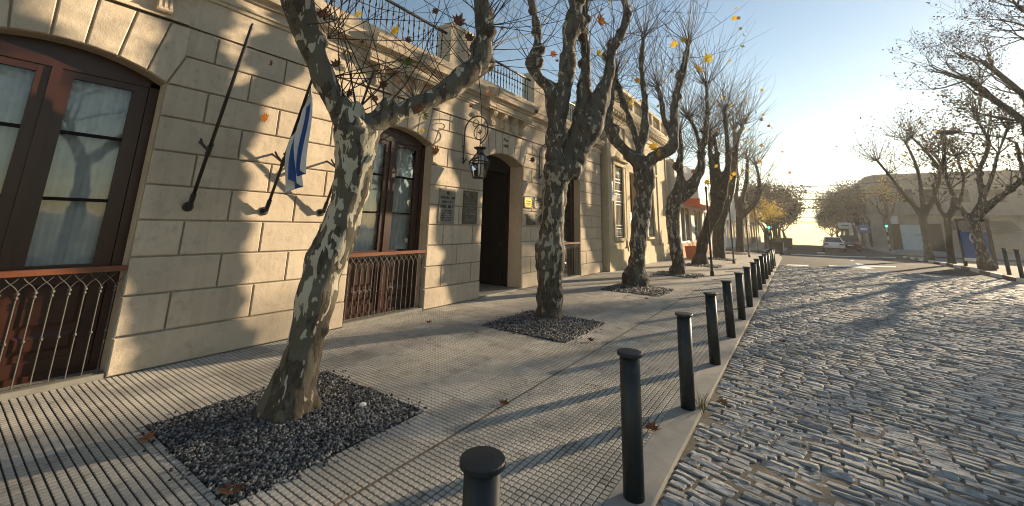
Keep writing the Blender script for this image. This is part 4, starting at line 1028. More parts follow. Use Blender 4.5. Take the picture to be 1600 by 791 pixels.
# free-grown trees: recursive limbs, many small withered leaves
def quadleaves(pts, n, size, rr_, spread, mat, parent, name='foliage'):
    c = np.array(pts)[rr_.integers(0, len(pts), n)]+rr_.normal(0, spread, (n, 3)); a = rr_.normal(size=(n, 3)); a /= np.linalg.norm(a, axis=1)[:, None]
    b = np.cross(a, rr_.normal(size=(n, 3))); b /= np.linalg.norm(b, axis=1)[:, None]; cr = np.cross(a, b)
    s = size*rr_.uniform(.55, 1.2, (n, 1)); V = np.stack([c-a*s*.6, c+b*s*.42+cr*s*.12, c+a*s*.6, c-b*s*.42+cr*s*.12], 1)
    o = npmesh(name, V.reshape(-1, 3), np.arange(n*4).reshape(-1, 4), mat, parent); tag(o, kind='stuff'); return o
def grow(mb, p, d, L, r, depth, rr_, ends, seg=5, up=.12, wig=.22, kids=3, minr=.004, allpts=None):
    pts = [Vector(p)]; rad = [r]; v = Vector(d).normalized(); q = Vector(p)
    for k in range(seg):
        v = (v+Vector((rr_.gauss(0, wig), rr_.gauss(0, wig), rr_.gauss(up, wig*.7)))).normalized(); q = q+v*L/seg; pts.append(q.copy()); rad.append(max(r*(1-.55*(k+1)/seg), minr))
    mb.tube(pts, rad, 7 if r > .05 else (5 if r > .02 else 3), depth == 0)
    if allpts is not None and r < .035: allpts.extend(pts[1:])
    if depth == 0: ends.append(q); return
    for k in range(kids):
        i = rr_.randint(max(1, seg-3), seg) if k else seg
        w = (v+Vector((rr_.gauss(0, .6), rr_.gauss(0, .6), rr_.gauss(.1, .4)))).normalized()
        grow(mb, pts[i], w, L*rr_.uniform(.55, .82), max(rad[i]*rr_.uniform(.6, .8), minr), depth-1, rr_, ends, seg, up, wig, kids, minr, allpts)
def free_tree(base, h, r, label, seed, depth=5, kids=3, leaves=2500, lsize=.09, lmat='leaf_mix', lean=(0, 0), bark='bark3', spread=.16, group=None, start=None, up=.10, wig=.2, L0=None, name='plane_tree'):
    rr_ = random.Random(seed); t = thing(name, label, 'tree', tuple(base), 0, group)
    mb = MB(); top = np.array(base)+np.array([lean[0], lean[1], h]); mid = (np.array(base)+top)/2+np.array([rr_.gauss(0, .1), rr_.gauss(0, .1), 0])
    limb_tube(mb, [np.array(base)-np.array([0, 0, .2]), base+np.array([0, 0, .15]), mid, top], [r*1.4, r*1.1, r*.95, r*.85], .15, 9, .08, seed)
    ends = []; allp = []
    dirs = start or [(math.cos(a)*.8, math.sin(a)*.8, .9) for a in np.linspace(0, 6.28, 5)[:-1]+rr_.random()]
    for dv in dirs: grow(mb, top, dv, (L0 or h*.75)*rr_.uniform(.8, 1.1), r*.62, depth-1, rr_, ends, 5, up, wig, kids, .005, allp)
    mb.build('trunk', MAT[bark], t, True)
    quadleaves([tuple(e) for e in allp+ends], leaves, lsize, np.random.default_rng(seed), spread, MAT[lmat], t)
    return t
#@@PART5

# ------------------------------------------------------------------ next buildings on the left
X2 = -5.43
b2 = thing('yellow_building', 'tall pale yellow building with white window grilles beyond the town building', 'building', (X2, 18, 0))
Y2a, Y2b = 13.78, 22.6
win2 = [(14.46, 15.40, 1.12, 3.80), (18.45, 19.45, 1.12, 3.70)]; dr2 = (16.25, 17.35, 0.02, 3.75)
opens = sorted([(a, b, z0, z1) for a, b, z0, z1 in win2]+[dr2])
mb = MB(); yy = Y2a
for a, b, z0, z1 in opens:
    mb.box(X2-.4, X2, yy, a, 0, 6.3); mb.box(X2-.4, X2, a, b, -.05, z0); mb.box(X2-.4, X2, a, b, z1, 6.3); yy = b
mb.box(X2-.4, X2, yy, Y2b, 0, 6.3); mb.box(X2-9, X2-.4, Y2b-.3, Y2b, 0, 6.3); mb.box(X2-9, X2-.4, Y2a, Y2a+.3, 0, 6.3); mb.box(X2-9, X2-.4, Y2a+.3, Y2b-.3, 6.1, 6.3)
wall2 = mb.build('wall', MAT['stucco_y'], b2)
mb = MB(); mb.box(X2, X2+.06, Y2a, 16.2, -.05, .72); mb.box(X2, X2+.06, 17.4, Y2b, -.05, .72); mb.build('plinth', MAT['stucco_y'], b2)
for a in (Y2a+.02, 15.72, 17.45, 20.3, 22.0):
    m2 = MB(); m2.box(X2, X2+.05, a, a+.42, .72, 5.2); m2.box(X2, X2+.08, a-.04, a+.46, 5.2, 5.42); m2.box(X2+.0, X2+.09, a-.04, a+.46, .62, .80); m2.build('pilaster', MAT['stucco_y'], b2)
pr = [(0, 5.42), (.05, 5.42), (.08, 5.6), (.12, 5.62), (.12, 5.72), (.3, 5.85), (.34, 5.95), (.34, 6.02), (.36, 6.10), (0, 6.2)]
c2 = MB().prism_y([(X2+x, z) for x, z in pr], Y2a, Y2b).build('cornice', MAT['stucco_y'], b2)
for k in range(34):
    y = Y2a+.15+k*.26; MB().box(X2+.1, X2+.26, y, y+.10, 5.725, 5.84).build('dentil', MAT['stucco_y'], c2)
mb = MB(); mb.box(X2-.2, X2+.12, Y2a, Y2b, 6.2, 6.4); mb.box(X2-.2, X2+.12, Y2a, Y2b, 6.98, 7.12)
for a in np.arange(Y2a, Y2b, 1.45): mb.box(X2-.19, X2+.11, a, a+.25, 6.4, 6.98)
par = mb.build('parapet', MAT['stucco_y'], b2)
bm = MB(); bm.lathe([(.05, 0), (.05, .06), (.03, .1), (.07, .22), (.06, .34), (.03, .48), (.05, .54), (.05, .58)], (0, 0, 0), 8); bme = bm.mesh('baluster', MAT['stucco_y'], True)
for a in np.arange(Y2a, Y2b-.4, 1.45):
    for k in range(6):
        o = link('baluster', bme, par, local=True); o.location = (X2-.04, a+.36+k*.185, 6.4)
for a, b, z0, z1 in win2:
    mb = MB(); mb.box(X2-.1, X2+.07, a-.16, a, z0, z1); mb.box(X2-.1, X2+.07, b, b+.16, z0, z1); mb.box(X2-.1, X2+.10, a-.22, b+.22, z1, z1+.18); mb.box(X2-.1, X2+.22, a-.28, b+.28, z1+.18, z1+.27); mb.box(X2-.1, X2+.14, a-.2, b+.2, z0-.1, z0)
    wf = mb.build('window', MAT['stucco_y'], b2)
    MB().box(X2-.26, X2-.25, a, b, z0, z1).build('pane', MAT['car_glass'], wf)
    g = MB(); xg = X2-.03
    for z in (z0+.04, z0+.34, z0+.46, z0+1.22, z0+1.34, z0+1.62, z0+1.74, z1-.62, z1-.5, z1-.05): g.box(xg-.012, xg+.012, a, b, z-.012, z+.012)
    gr = g.build('window_grille', MAT['white_iron'], wf)
    for k in range(7):
        y = a+(b-a)*(k+.5)/7; g2_ = MB(); g2_.tube([(xg, y, z0), (xg, y, z1-.02)], .011, 5)
        for zc in (z0+.19, z0+1.48, z1-.3): g2_.tube([(xg, y+.05*math.cos(q), zc+.12*math.sin(q)) for q in np.linspace(0, 6.28, 13)], .009, 4)
        g2_.build('bar', MAT['white_iron'], wf)
mb = MB(); a, b, z0, z1 = dr2; mb.box(X2-.34, X2-.28, a, b, .02, z1-.5)
for k in range(2):
    for za, zb in ((.2, .9), (1.0, 1.9), (2.0, 3.0)): mb.box(X2-.28, X2-.265, a+.08+k*.55, a+.46+k*.55, za, zb)
dd = mb.build('door', MAT['wood'], b2); MB().box(X2-.33, X2-.30, a, b, z1-.48, z1).build('fanlight', MAT['car_glass'], dd)
for a, b, z0, z1, lab in [(14.02, 14.36, 2.45, 3.15, 'white paper notice stuck beside the first grilled window'), (16.0, 16.22, 1.6, 2.1, 'white paper notice beside the dark door of the yellow building')]:
    p = thing('paper_notice', lab, 'notice', (X2, a, z0)); MB().box(X2+.052, X2+.056, a, b, z0, z1).build('sheet', MAT['white'], p)
    m2 = MB(); [m2.box(X2+.056, X2+.0575, a+.04, b-.05-.03*(k % 3), z0+.06+k*.07, z0+.075+k*.07) for k in range(int((z1-z0-.1)/.07))]; m2.build('print', MAT['slate'], p)
# shop with an orange fascia
X3 = -5.1; Ya, Yb = 22.7, 33.0
b3 = thing('shop_building', 'white corner shop with an orange fascia band behind the tree trunks', 'building', (X3, 27, 0))
mb = MB(); mb.box(X3-8, X3, Ya, 23.6, -.05, 5.2); mb.box(X3-8, X3, 26.2, 27.2, -.05, 5.2); mb.box(X3-8, X3, 29.8, 30.6, -.05, 5.2); mb.box(X3-8, X3, 32.4, Yb, -.05, 5.2); mb.box(X3-8, X3-.001, 23.6, 32.4, 2.75, 5.2); mb.box(X3-8, X3-.001, 23.6, 32.4, -.05, .75)
mb.build('wall', MAT['stucco_w'], b3)
for a, b in ((23.6, 26.2), (27.2, 29.8), (30.6, 32.4)):
    f = MB(); f.box(X3-.12, X3-.06, a, b, .75, .83); f.box(X3-.12, X3-.06, a, b, 2.67, 2.75); f.box(X3-.12, X3-.06, a, a+.07, .83, 2.67); f.box(X3-.12, X3-.06, b-.07, b, .83, 2.67); f.box(X3-.12, X3-.06, (a+b)/2-.03, (a+b)/2+.03, .83, 2.67)
    wf = f.build('shop_window', MAT['white'], b3); MB().box(X3-.1, X3-.09, a+.07, b-.07, .83, 2.67).build('pane', MAT['car_glass'], wf)
mb = MB(); mb.box(X3, X3+.95, Ya+1.3, Yb-1.5, 2.85, 3.15); mb.build('fascia', MAT['orange'], b3)
MB().box(X3, X3+.90, Ya+1.35, Yb-1.55, 3.152, 4.55).build('sign_box', MAT['white'], b3)
MB().box(X3, X3+.02, 23.6, 32.4, -.02, .72).build('dado', MAT['terracotta'], b3)
m2 = MB(); rr2 = random.Random(9)
for k in range(9): m2.box(X3+.05+k*.09, X3+.11+k*.09, Ya+1.342, Ya+1.348, 3.75, 3.95); m2.box(X3+.08+k*.085, X3+.13+k*.085, Ya+1.342, Ya+1.348, 3.5, 3.64)
m2.build('sign_lettering', MAT['terracotta'], b3)
def planter(loc, w, h, mat, label, seed, plant=True, group=None, flare=1.25):
    t = thing('planter', label, 'planter', tuple(loc), 0, group); a = w/2/flare; b = w/2
    mb = MB(); mb.add([(-a,-a,0),(a,-a,0),(a,a,0),(-a,a,0),(-b,-b,h),(b,-b,h),(b,b,h),(-b,b,h),(-b*.86,-b*.86,h),(b*.86,-b*.86,h),(b*.86,b*.86,h),(-b*.86,b*.86,h),(-b*.84,-b*.84,h-.07),(b*.84,-b*.84,h-.07),(b*.84,b*.84,h-.07),(-b*.84,b*.84,h-.07)],
        [(0,3,2,1),(0,1,5,4),(1,2,6,5),(2,3,7,6),(3,0,4,7),(4,5,9,8),(5,6,10,9),(6,7,11,10),(7,4,8,11),(8,9,13,12),(9,10,14,13),(10,11,15,14),(11,8,12,15)]); mb.build('tub', MAT[mat], t, local=True)
    MB().add([(-b*.84,-b*.84,h-.065),(b*.84,-b*.84,h-.065),(b*.84,b*.84,h-.065),(-b*.84,b*.84,h-.065)], [(0,1,2,3)]).build('soil', MAT['soil'], t, local=True)
    if plant:
        r = np.random.default_rng(seed); pl = MB(); rq = random.Random(seed)
        for k in range(10):
            an = rq.random()*6.28; q = Vector((rq.uniform(-.5, .5)*b, rq.uniform(-.5, .5)*b, h-.07)); pts = [q.copy()]
            for s in range(4): q = q+Vector((math.cos(an)*.05*s, math.sin(an)*.05*s, .10)); pts.append(q.copy())
            pl.tube(pts, [.006]*5, 4)
            for p in pts[1:]:
                e = Vector((rq.gauss(0, 1), rq.gauss(0, 1), .4)).normalized()*.13; sd_ = e.cross(Vector((0, 0, 1))).normalized()*.035
                pl.add([p, p+e*.5+sd_, p+e, p+e*.5-sd_], [(0, 1, 2, 3)])
        pl.build('plant', MAT['plant'], t, local=True)
    return t
planter((-4.55, 23.2, 0), .62, .62, 'terracotta', 'square terracotta planter with a plant by the shop wall', 1)
# far left block beyond the cross street
def far_house(x0, x1, y0, y1, h, mat, label, side, nwin=4, name='street_house', cat='house', storeys=1):
    t = thing(name, label, cat, ((x0+x1)/2, y0, gz(y0))); z = gz(y1)-.3; zt = gz(y0)+h
    MB().box(x0, x1, y0, y1, z, zt).build('wall', MAT[mat], t)
    MB().box(x0-.12, x1+.12, y0-.12, y1+.12, zt, zt+.25).build('cornice', MAT[mat], t)
    xf = x1 if side < 0 else x0; s = 1 if side < 0 else -1
    for fl in range(storeys):
        for k in range(nwin):
            ya = y0+(y1-y0)*(k+.3)/nwin; yb = y0+(y1-y0)*(k+.7)/nwin; zb = gz(y0)+.9+3.2*fl
            m2 = MB(); m2.box(min(xf, xf+s*.05), max(xf, xf+s*.05), ya-.1, yb+.1, zb-.1, zb+1.75); wf = m2.build('window', MAT['white'], t)
            MB().box(min(xf+s*.05, xf+s*.06), max(xf+s*.05, xf+s*.06), ya, yb, zb, zb+1.65).build('pane', MAT['car_glass'], wf)
    return t
far_house(-12, -5.2, 41.5, 52, 4.6, 'stucco_w', 'white house across the side street on the left', -1)
far_house(-12, -5.2, 52.4, 66, 5.4, 'stucco_y', 'cream house two blocks down the left side', -1)
far_house(-12, -5.2, 66.5, 84, 4.4, 'stucco_g', 'grey house farthest down the left side', -1)

# corner building on the right beyond the side street, chamfered, upper storey overhanging
cb = thing('corner_building', 'grey two-storey corner building with overhanging upper floor on the right', 'building', (14, 66, -.3))
YC = 66.0; xL = PY(1368, 334, YC)[0]; zTop = PY(1400, 272, YC)[2]; zMid = PY(1400, 334, YC)[2]; zG = -.35
xo = PY(1356, 275, YC)[0]; xs1 = PY(1367, 275, YC)[0]
low = [(xL, YC+3), (xL+2.2, YC+.9), (46, YC+.9), (46, YC+18), (xL, YC+18)]
MB().prism_z(low, zG-.3, zMid).build('ground_floor', MAT['stucco_g'], cb)
up_ = [(xo, YC+2.4), (xs1, YC), (46, YC), (46, YC+18), (xo, YC+18)]
MB().prism_z(up_, zMid, zTop-.35).build('upper_floor', MAT['stucco_d'], cb)
MB().prism_z([(xo-.12, YC+2.3), (xs1-.06, YC-.12), (46.1, YC-.12), (46.1, YC+18), (xo-.12, YC+18)], zTop-.35, zTop).build('parapet', MAT['stucco_d'], cb)
MB().box(xL-.3, 46, YC-.35, YC+.89, zMid-.16, zMid-.002).build('canopy', MAT['stucco_d'], cb)
for (px0, px1, py0, py1) in [(1374, 1391, 296, 316), (1405, 1424, 296, 316), (1440, 1460, 296, 316), (1490, 1512, 296, 316), (1545, 1568, 296, 316)]:
    a = PY(px0, py1, YC); b = PY(px1, py0, YC); m2 = MB(); m2.box(a[0]-.12, b[0]+.12, YC-.06, YC+.05, a[2]-.12, b[2]+.12); wf = m2.build('window', MAT['stucco_d'], cb)
    MB().box(a[0], b[0], YC-.07, YC-.061, a[2], b[2]).build('pane', MAT['dark'], wf)
a = PY(1412, 391, YC+.9); b = PY(1441, 352, YC+.9)
dr = MB().box(a[0], b[0], YC+.80, YC+.89, zG, b[2]).build('garage_door', MAT['paleblue'], cb)
MB().box(a[0]+.1, b[0]-.1, YC+.79, YC+.799, (zG+b[2])*.62, (zG+b[2])*.62+.12).build('door_rail', MAT['slate'], dr)
MB().box(a[0]+.2, a[0]+1.2, YC+.785, YC+.799, zG+.1, zG+1.9).build('wicket', MAT['paleblue'], dr)
for (px0, px1) in [(1396, 1400), (1404, 1407), (1452, 1470)]:
    p = PY(px0, 385, YC+.9); q = PY(px1, 350, YC+.9); m2 = MB().box(p[0], q[0], YC+.82, YC+.892, zG, q[2]); m2.build('door', MAT['dark'], cb)
MB().box(PY(1382, 340, YC-.1)[0], PY(1402, 340, YC-.1)[0], YC-.2, YC-.12, zMid-1.2, zMid-.25).build('shop_sign', MAT['stucco_w'], cb)
p = PY(1540, 345, YC); q = PY(1566, 360, YC); m2 = MB(); m2.add([(p[0]-3, YC+.88, p[2]), (q[0]+1, YC+.88, p[2]), (q[0]+1, YC-1.6, q[2]), (p[0]-3, YC-1.6, q[2]), (p[0]-3, YC+.88, q[2]-.05), (q[0]+1, YC+.88, q[2]-.05)], [(0, 1, 2, 3), (3, 2, 5, 4), (0, 3, 4), (1, 5, 2)]); m2.build('awning', MAT['green_awning'], cb)
MB().box(xL+2.2, 46, YC+.86, YC+.896, zG-.2, zG+1.0).build('dado', MAT['stucco_back'], cb)
far_house(9.3, 20, 84.5, 100, 5.0, 'stucco_g', 'low grey house down the right side of the street', 1)
far_house(9.3, 20, 100.5, 125, 5.6, 'stucco_w', 'pale house farthest down the right side', 1)

# ------------------------------------------------------------------ bollards and posts
ob = thing('bollard', 'x', 'bollard', (0, 0, 0), 0, 'bollards along the left kerb')
MB().lathe([(.061, -.05), (.061, .3), (.061, .766)], (0, 0, 0), 24).build('post', MAT['bollard'], ob, True, True)
MB().lathe([(.060, .762), (.074, .764), (.077, .767), (.077, .781), (.074, .785), (.04, .787), (.0, .7875)], (0, 0, 0), 24).build('cap', MAT['bollard'], ob, False, True)
for k in range(15):
    o = ob if k == 0 else copy_tree(ob)
    o.location = (-.93, 1.205+1.468*k, 0); o.rotation_euler = (random.uniform(-.018, .018), random.uniform(-.018, .018), random.random()*6)
    o['label'] = 'dark green-black bollard nearest the camera, cut off by the picture edge' if k == 0 else f'dark green-black bollard on the left kerb, {ORD[k]} from the camera'
for k, (px, py) in enumerate([(1563, 431), (1582, 436)]):
    o = copy_tree(ob); p = G(px, py); o.location = (p[0]+.25, p[1], .06); o.scale = (1, 1, 1.3); o['group'] = 'bollards across the road'; o['label'] = ['grey bollard across the road beside the big trunk', 'grey bollard across the road at the right picture edge'][k]
def thin_post(p, h, label, r=.035):
    t = thing('thin_post', label, 'post', tuple(p), 0, 'thin dark posts between the trees')
    MB().lathe([(r*1.8, -.05), (r*1.8, .12), (r*1.25, .16), (r, .6), (r*.8, h-.1), (r*1.1, h-.08), (r*1.1, h)], (0, 0, 0), 10).build('shaft', MAT['bollard'], t, True, True)
    MB().lathe([(r*1.5, h), (r*1.6, h+.03), (.0, h+.12)], (0, 0, 0), 10).build('finial', MAT['bollard'], t, True, True)
for k, (px, py, h) in enumerate([(1113, 431, 2.9), (1147, 412, 3.0), (1171, 402, 3.1), (1185, 395, 3.2)]):
    thin_post(G(px, py), h, f'tall thin dark post between the pavement trees, {["nearest", "second", "third", "farthest"][k]} of four')
#@@PART6

# ------------------------------------------------------------------ vehicles
def car(loc, rz, paint, label, suv=False, L=4.45, Wd=1.78, H=1.44):
    t = thing('parked_car' if suv or paint != 'car_white' else 'car', label, 'car', tuple(loc), rz)
    if suv: H = 1.66
    hw = Wd/2
    # stations along the length, front at +y: (y, half width, sill z, belt z)
    st = [(-L/2, hw*.80, .38, .86), (-L/2+.10, hw*.94, .26, .95), (-L/2+.55, hw*.99, .20, .98), (-.6, hw, .19, .95), (.6, hw, .19, .92), (L/2-1.0, hw*.99, .20, .88), (L/2-.35, hw*.95, .24, .76), (L/2, hw*.80, .36, .62)]
    if suv: st = [(y, w_, a, b+.12) for y, w_, a, b in st]
    vs = []; fs = []
    for y, w_, a, b in st:
        vs += [(-w_*.93, y, a), (-w_, y, a+.18), (-w_*1.0, y, (a+b)/2), (-w_*.94, y, b-.06), (-w_*.84, y, b), (w_*.84, y, b), (w_*.94, y, b-.06), (w_*1.0, y, (a+b)/2), (w_, y, a+.18), (w_*.93, y, a)]
    n = 10
    for i in range(len(st)-1):
        for k in range(n): fs.append((i*n+k, i*n+(k+1) % n, (i+1)*n+(k+1) % n, (i+1)*n+k))
    fs += [tuple(range(n-1, -1, -1)), tuple((len(st)-1)*n+k for k in range(n))]
    body = MB().add(vs, fs).build('body', MAT[paint], t, True, True); body.modifiers.new('s', 'SUBSURF').render_levels = 2
    # cabin: roof carried on pillars, glass set between
    r0 = -L/2+(.25 if suv else .62); r1 = -L/2+(.65 if suv else 1.25); f1 = .55; f0 = 1.35; zb = .92+(.12 if suv else 0); wr, wb = hw*.66, hw*.86
    P = {'rb': (r0, wb, zb), 'rt': (r1, wr, H-.03), 'ft': (f1, wr, H-.04), 'fb': (f0, wb, zb-.03)}
    m = MB(); m.add([(-wr, r1, H-.05), (wr, r1, H-.05), (wr, f1, H-.06), (-wr, f1, H-.06), (-wr*.9, r1+.08, H), (wr*.9, r1+.08, H), (wr*.9, f1-.1, H-.01), (-wr*.9, f1-.1, H-.01)], [(4, 5, 6, 7), (0, 1, 5, 4), (1, 2, 6, 5), (2, 3, 7, 6), (3, 0, 4, 7), (0, 3, 2, 1)])
    for s in (-1, 1):
        for a, b in (('rb', 'rt'), ('fb', 'ft')):
            A, B = P[a], P[b]; m.tube([(s*A[1], A[0], A[2]-.05), (s*B[1], B[0], B[2])], [.06, .045], 6)
        m.tube([(s*wb, -.2, zb), (s*wr, -.2, H-.05)], .04, 5)
    m.build('roof', MAT[paint], t, False, True)
    e = .012
    MB().quad((-wb+.03, r0-e, zb), (wb-.03, r0-e, zb), (wr-.02, r1-e, H-.06), (-wr+.02, r1-e, H-.06)).build('rear_window', MAT['car_glass'], t, False, True)
    MB().quad((wb-.03, f0, zb-.03), (-wb+.03, f0, zb-.03), (-wr+.02, f1, H-.07), (wr-.02, f1, H-.07)).build('windscreen', MAT['car_glass'], t, False, True)
    for s in (-1, 1): MB().quad((s*wb, r0+.05, zb), (s*wb, f0-.05, zb), (s*wr, f1, H-.06), (s*wr, r1, H-.06)).build('side_window', MAT['car_glass'], t, False, True)
    for s in (-1, 1):
        m = MB(); x = s*hw*.66; m.box(x-.17, x+.17, -L/2-.005, -L/2+.08, .70+(.1 if suv else 0), .85+(.12 if suv else 0)); m.build('tail_light', MAT['tail'], t, False, True)
        m = MB(); m.box(s*hw*.62-.18, s*hw*.62+.18, L/2-.09, L/2+.0, .56, .68); m.build('headlight', MAT['white'], t, False, True)
        MB().box(s*(hw+.03)-.08, s*(hw+.03)+.08, .75, .87, .95, 1.06).build('mirror', MAT[paint], t, False, True)
    MB().box(-hw*.88, hw*.88, -L/2-.04, -L/2+.12, .28, .42).build('rear_bumper', MAT['iron_black'], t, False, True)
    MB().box(-.22, .22, -L/2-.022, -L/2, .58, .69).build('number_plate', MAT['white'], t, False, True)
    for s in (-1, 1):
        for yw in (-L/2+.82, L/2-.88):
            m = MB(); m.lathe([(.20, -.1), (.29, -.1), (.315, -.06), (.315, .06), (.29, .1), (.20, .1)], (0, 0, 0), 20); m.v = [(s*(hw-.10)+z, yw+x, .315+y) for x, y, z in m.v]
            wh = m.build('wheel', MAT['rubber'], t, False, True); m = MB(); m.lathe([(.0, -.085), (.19, -.09), (.2, .09), (.0, .085)], (0, 0, 0), 14); m.v = [(s*(hw-.10)+z, yw+x, .315+y) for x, y, z in m.v]; m.build('rim', MAT['rim'], wh, False, True)
    return t
pc = G(1306, 394.5); Yc = 51.0; q = PY(1306, 394.5, Yc)
car((q[0], Yc+2.2, gz(Yc+2)-.04), -.03, 'car_white', 'white saloon car seen from behind, driving away down the street')
car((4.55, 57.5, gz(57)-.04), -.02, 'car_dark', 'dark parked car just right of the white saloon', True)
car((5.3, 70, gz(70)-.04), 0, 'car_silver', 'silver car parked farther down the right kerb')
car((4.6, 84, gz(84)-.04), 0, 'car_dark', 'small dark car farthest away in the street')

# ------------------------------------------------------------------ far planters on the left corner
for k, (px, py, w_, h_, lab) in enumerate([(1219, 397, .52, .78, 'slim dark planter at the kerb edge, nearest of the planters'), (1212, 392, .95, .62, 'wide dark planter behind the slim one'), (1230, 388, 1.2, .72, 'dark planter on the far side of the cross street'), (1240, 379, 1.2, .7, 'farthest dark planter down the left kerb')]):
    p = G(px, py); planter((p[0], p[1], gz(p[1])+.02), w_, h_*[1, 1.2, 1.5, 1.6][k], 'bollard', lab, 20+k, group='dark planters at the corner')
# ------------------------------------------------------------------ signals, signs, lamp, wires
def traffic_light(p, h, label, face=(0, -1)):
    t = thing('traffic_light', label, 'traffic light', tuple(p))
    for k in range(6):
        z0, z1 = h*.72*k/6, h*.72*(k+1)/6; MB().lathe([(.06, z0), (.06, z1)], (0, 0, 0), 10).build('pole_band', MAT['kerbwhite' if k % 2 else 'iron_black'], t, False, True)
    MB().box(-.16, .16, -.12, .12, h*.72, h).build('signal_head', MAT['iron_black'], t, False, True)
    for k, (nm, mt) in enumerate((('green_lens', 'green_lens'), ('amber_lens', 'bronze'), ('red_lens', 'tail'))):
        zc = h*.72+(h*.28)*(k+.5)/3; m = MB(); m.lathe([(.0, -.02), (.10, -.012), (.10, 0)], (0, 0, 0), 14); m.v = [(x, -.122+z, zc+y) for x, y, z in m.v]; m.build(nm, MAT[mt], t, False, True)
        m = MB(); m.tube([(.12*math.cos(a), -.2, zc+.12*math.sin(a)) for a in np.linspace(.2, 2.94, 9)], .008, 4); m.build('visor', MAT['iron_black'], t, False, True)
p = PY(1391, 392, 55); traffic_light((p[0], 55, gz(55)+.05), PY(1386, 342, 55)[2]-gz(55), 'traffic light showing green on a striped pole at the right corner')
p = G(1205, 391); traffic_light((p[0], p[1], gz(p[1])), PY(1197, 345, p[1])[2]-gz(p[1]), 'traffic light showing green among the trees on the left')
def sign(p, h, wd, ht, mat, label, txt=None):
    t = thing('road_sign', label, 'sign', tuple(p)); MB().tube([(0, 0, -.1), (0, 0, h)], .03, 8).build('post', MAT['iron_grey'], t, False, True)
    MB().box(-wd/2, wd/2, -.05, -.031, h-ht, h).build('panel', MAT[mat], t, False, True)
    m = MB(); m.box(-wd*.3, wd*.3, -.056, -.0505, h-ht*.62, h-ht*.38); m.build('symbol', MAT['white' if mat == 'blue' else 'slate'], t, False, True); return t
Yq = 60; p = PY(1354, 388, Yq); sign((p[0], Yq, gz(Yq)), PY(1347, 352, Yq)[2]-gz(Yq), .95, .85, 'blue', 'square blue sign on a post near the right kerb')
Yq = 72; p = PY(1325, 386, Yq); sign((p[0], Yq, gz(Yq)), PY(1320, 348, Yq)[2]-gz(Yq), 1.4, .8, 'white', 'white sign board on a post before the dark trees')
# advertising panel on the plaza
a = G(1505, 417); b = G(1529, 421); t = thing('poster_stand', 'black framed stand with a blue poster on the plaza pavement', 'poster stand', (a[0], a[1], .06))
pa, pb = np.array([a[0]+.1, a[1], .06]), np.array([b[0]+.65, b[1]+.3, .06]); H_ = PY(1495, 342, a[1])[2]
for q in (pa, pb): MB().box(q[0]-.06, q[0]+.06, q[1]-.06, q[1]+.06, 0, H_).build('upright', MAT['iron_black'], t)
dq = pb-pa; nq = np.array([dq[1], -dq[0], 0]); nq /= np.linalg.norm(nq); nq = nq if nq[1] < 0 else -nq
def slab(z0, z1, th, mat, name, f0=0.0, f1=1.0, off=0.0):
    A, B = pa+dq*f0+nq*off, pa+dq*f1+nq*off
    vs = [A-nq*th, B-nq*th, B+nq*th, A+nq*th]; MB().add([(v[0], v[1], z) for z in (z0, z1) for v in vs], [(0,1,2,3),(4,7,6,5),(0,4,5,1),(1,5,6,2),(2,6,7,3),(3,7,4,0)]).build(name, MAT[mat], t)
slab(.45, H_*.72, .03, 'blue', 'poster', .03, .97); slab(H_*.76, H_*.93, .03, 'slate', 'top_panel', .03, .97); slab(H_*.95, H_, .07, 'iron_black', 'top_beam', -.05, 1.05); slab(.30, .44, .05, 'white', 'foot_panel', .03, .97)
rg = MB(); C0 = pa+dq*.55+nq*.04; ud = dq/np.linalg.norm(dq)
rg.tube([tuple(C0+ud*.24*math.cos(q)+np.array([0, 0, H_*.58+.24*math.sin(q)])) for q in np.linspace(0, 6.28, 20)], .035, 6)
for zz, l in ((.11, .12), (0, .10), (-.11, .12)): rg.tube([tuple(C0-ud*.07+np.array([0, 0, H_*.58+zz])), tuple(C0+ud*(l-.05)+np.array([0, 0, H_*.58+zz]))], .022, 5)
rg.tube([tuple(C0-ud*.07+np.array([0, 0, H_*.58+zz])) for zz in (-.11, .11)], .022, 5); rg.build('emblem', MAT['white'], t)
# street lamp reaching over the road
Yl = 27.0; hd = PY(1462, 208, Yl); e1 = PY(1500, 206, Yl); pl = PY(1585, 212, Yl)
t = thing('street_lamp', 'street lamp with a long arm reaching out of the right-hand trees', 'street lamp', (pl[0], Yl, .06))
MB().tube([(pl[0], Yl, -.1), (pl[0], Yl, 3), (pl[0], Yl, pl[2]-.3)], [.09, .075, .06], 10).build('column', MAT['iron_grey'], t)
MB().tube([(pl[0], Yl, pl[2]-.35), (pl[0]-.3, Yl, pl[2]-.05), tuple(e1)], [.045, .04, .035], 8).build('arm', MAT['iron_grey'], t)
m = MB(); d_ = hd-e1; m.tube([tuple(e1-d_*.08), tuple(e1+d_*.25), tuple(e1+d_*.7), tuple(hd)], [.05, .11, .12, .04], 10); m.build('lamp_head', MAT['iron_grey'], t, True)
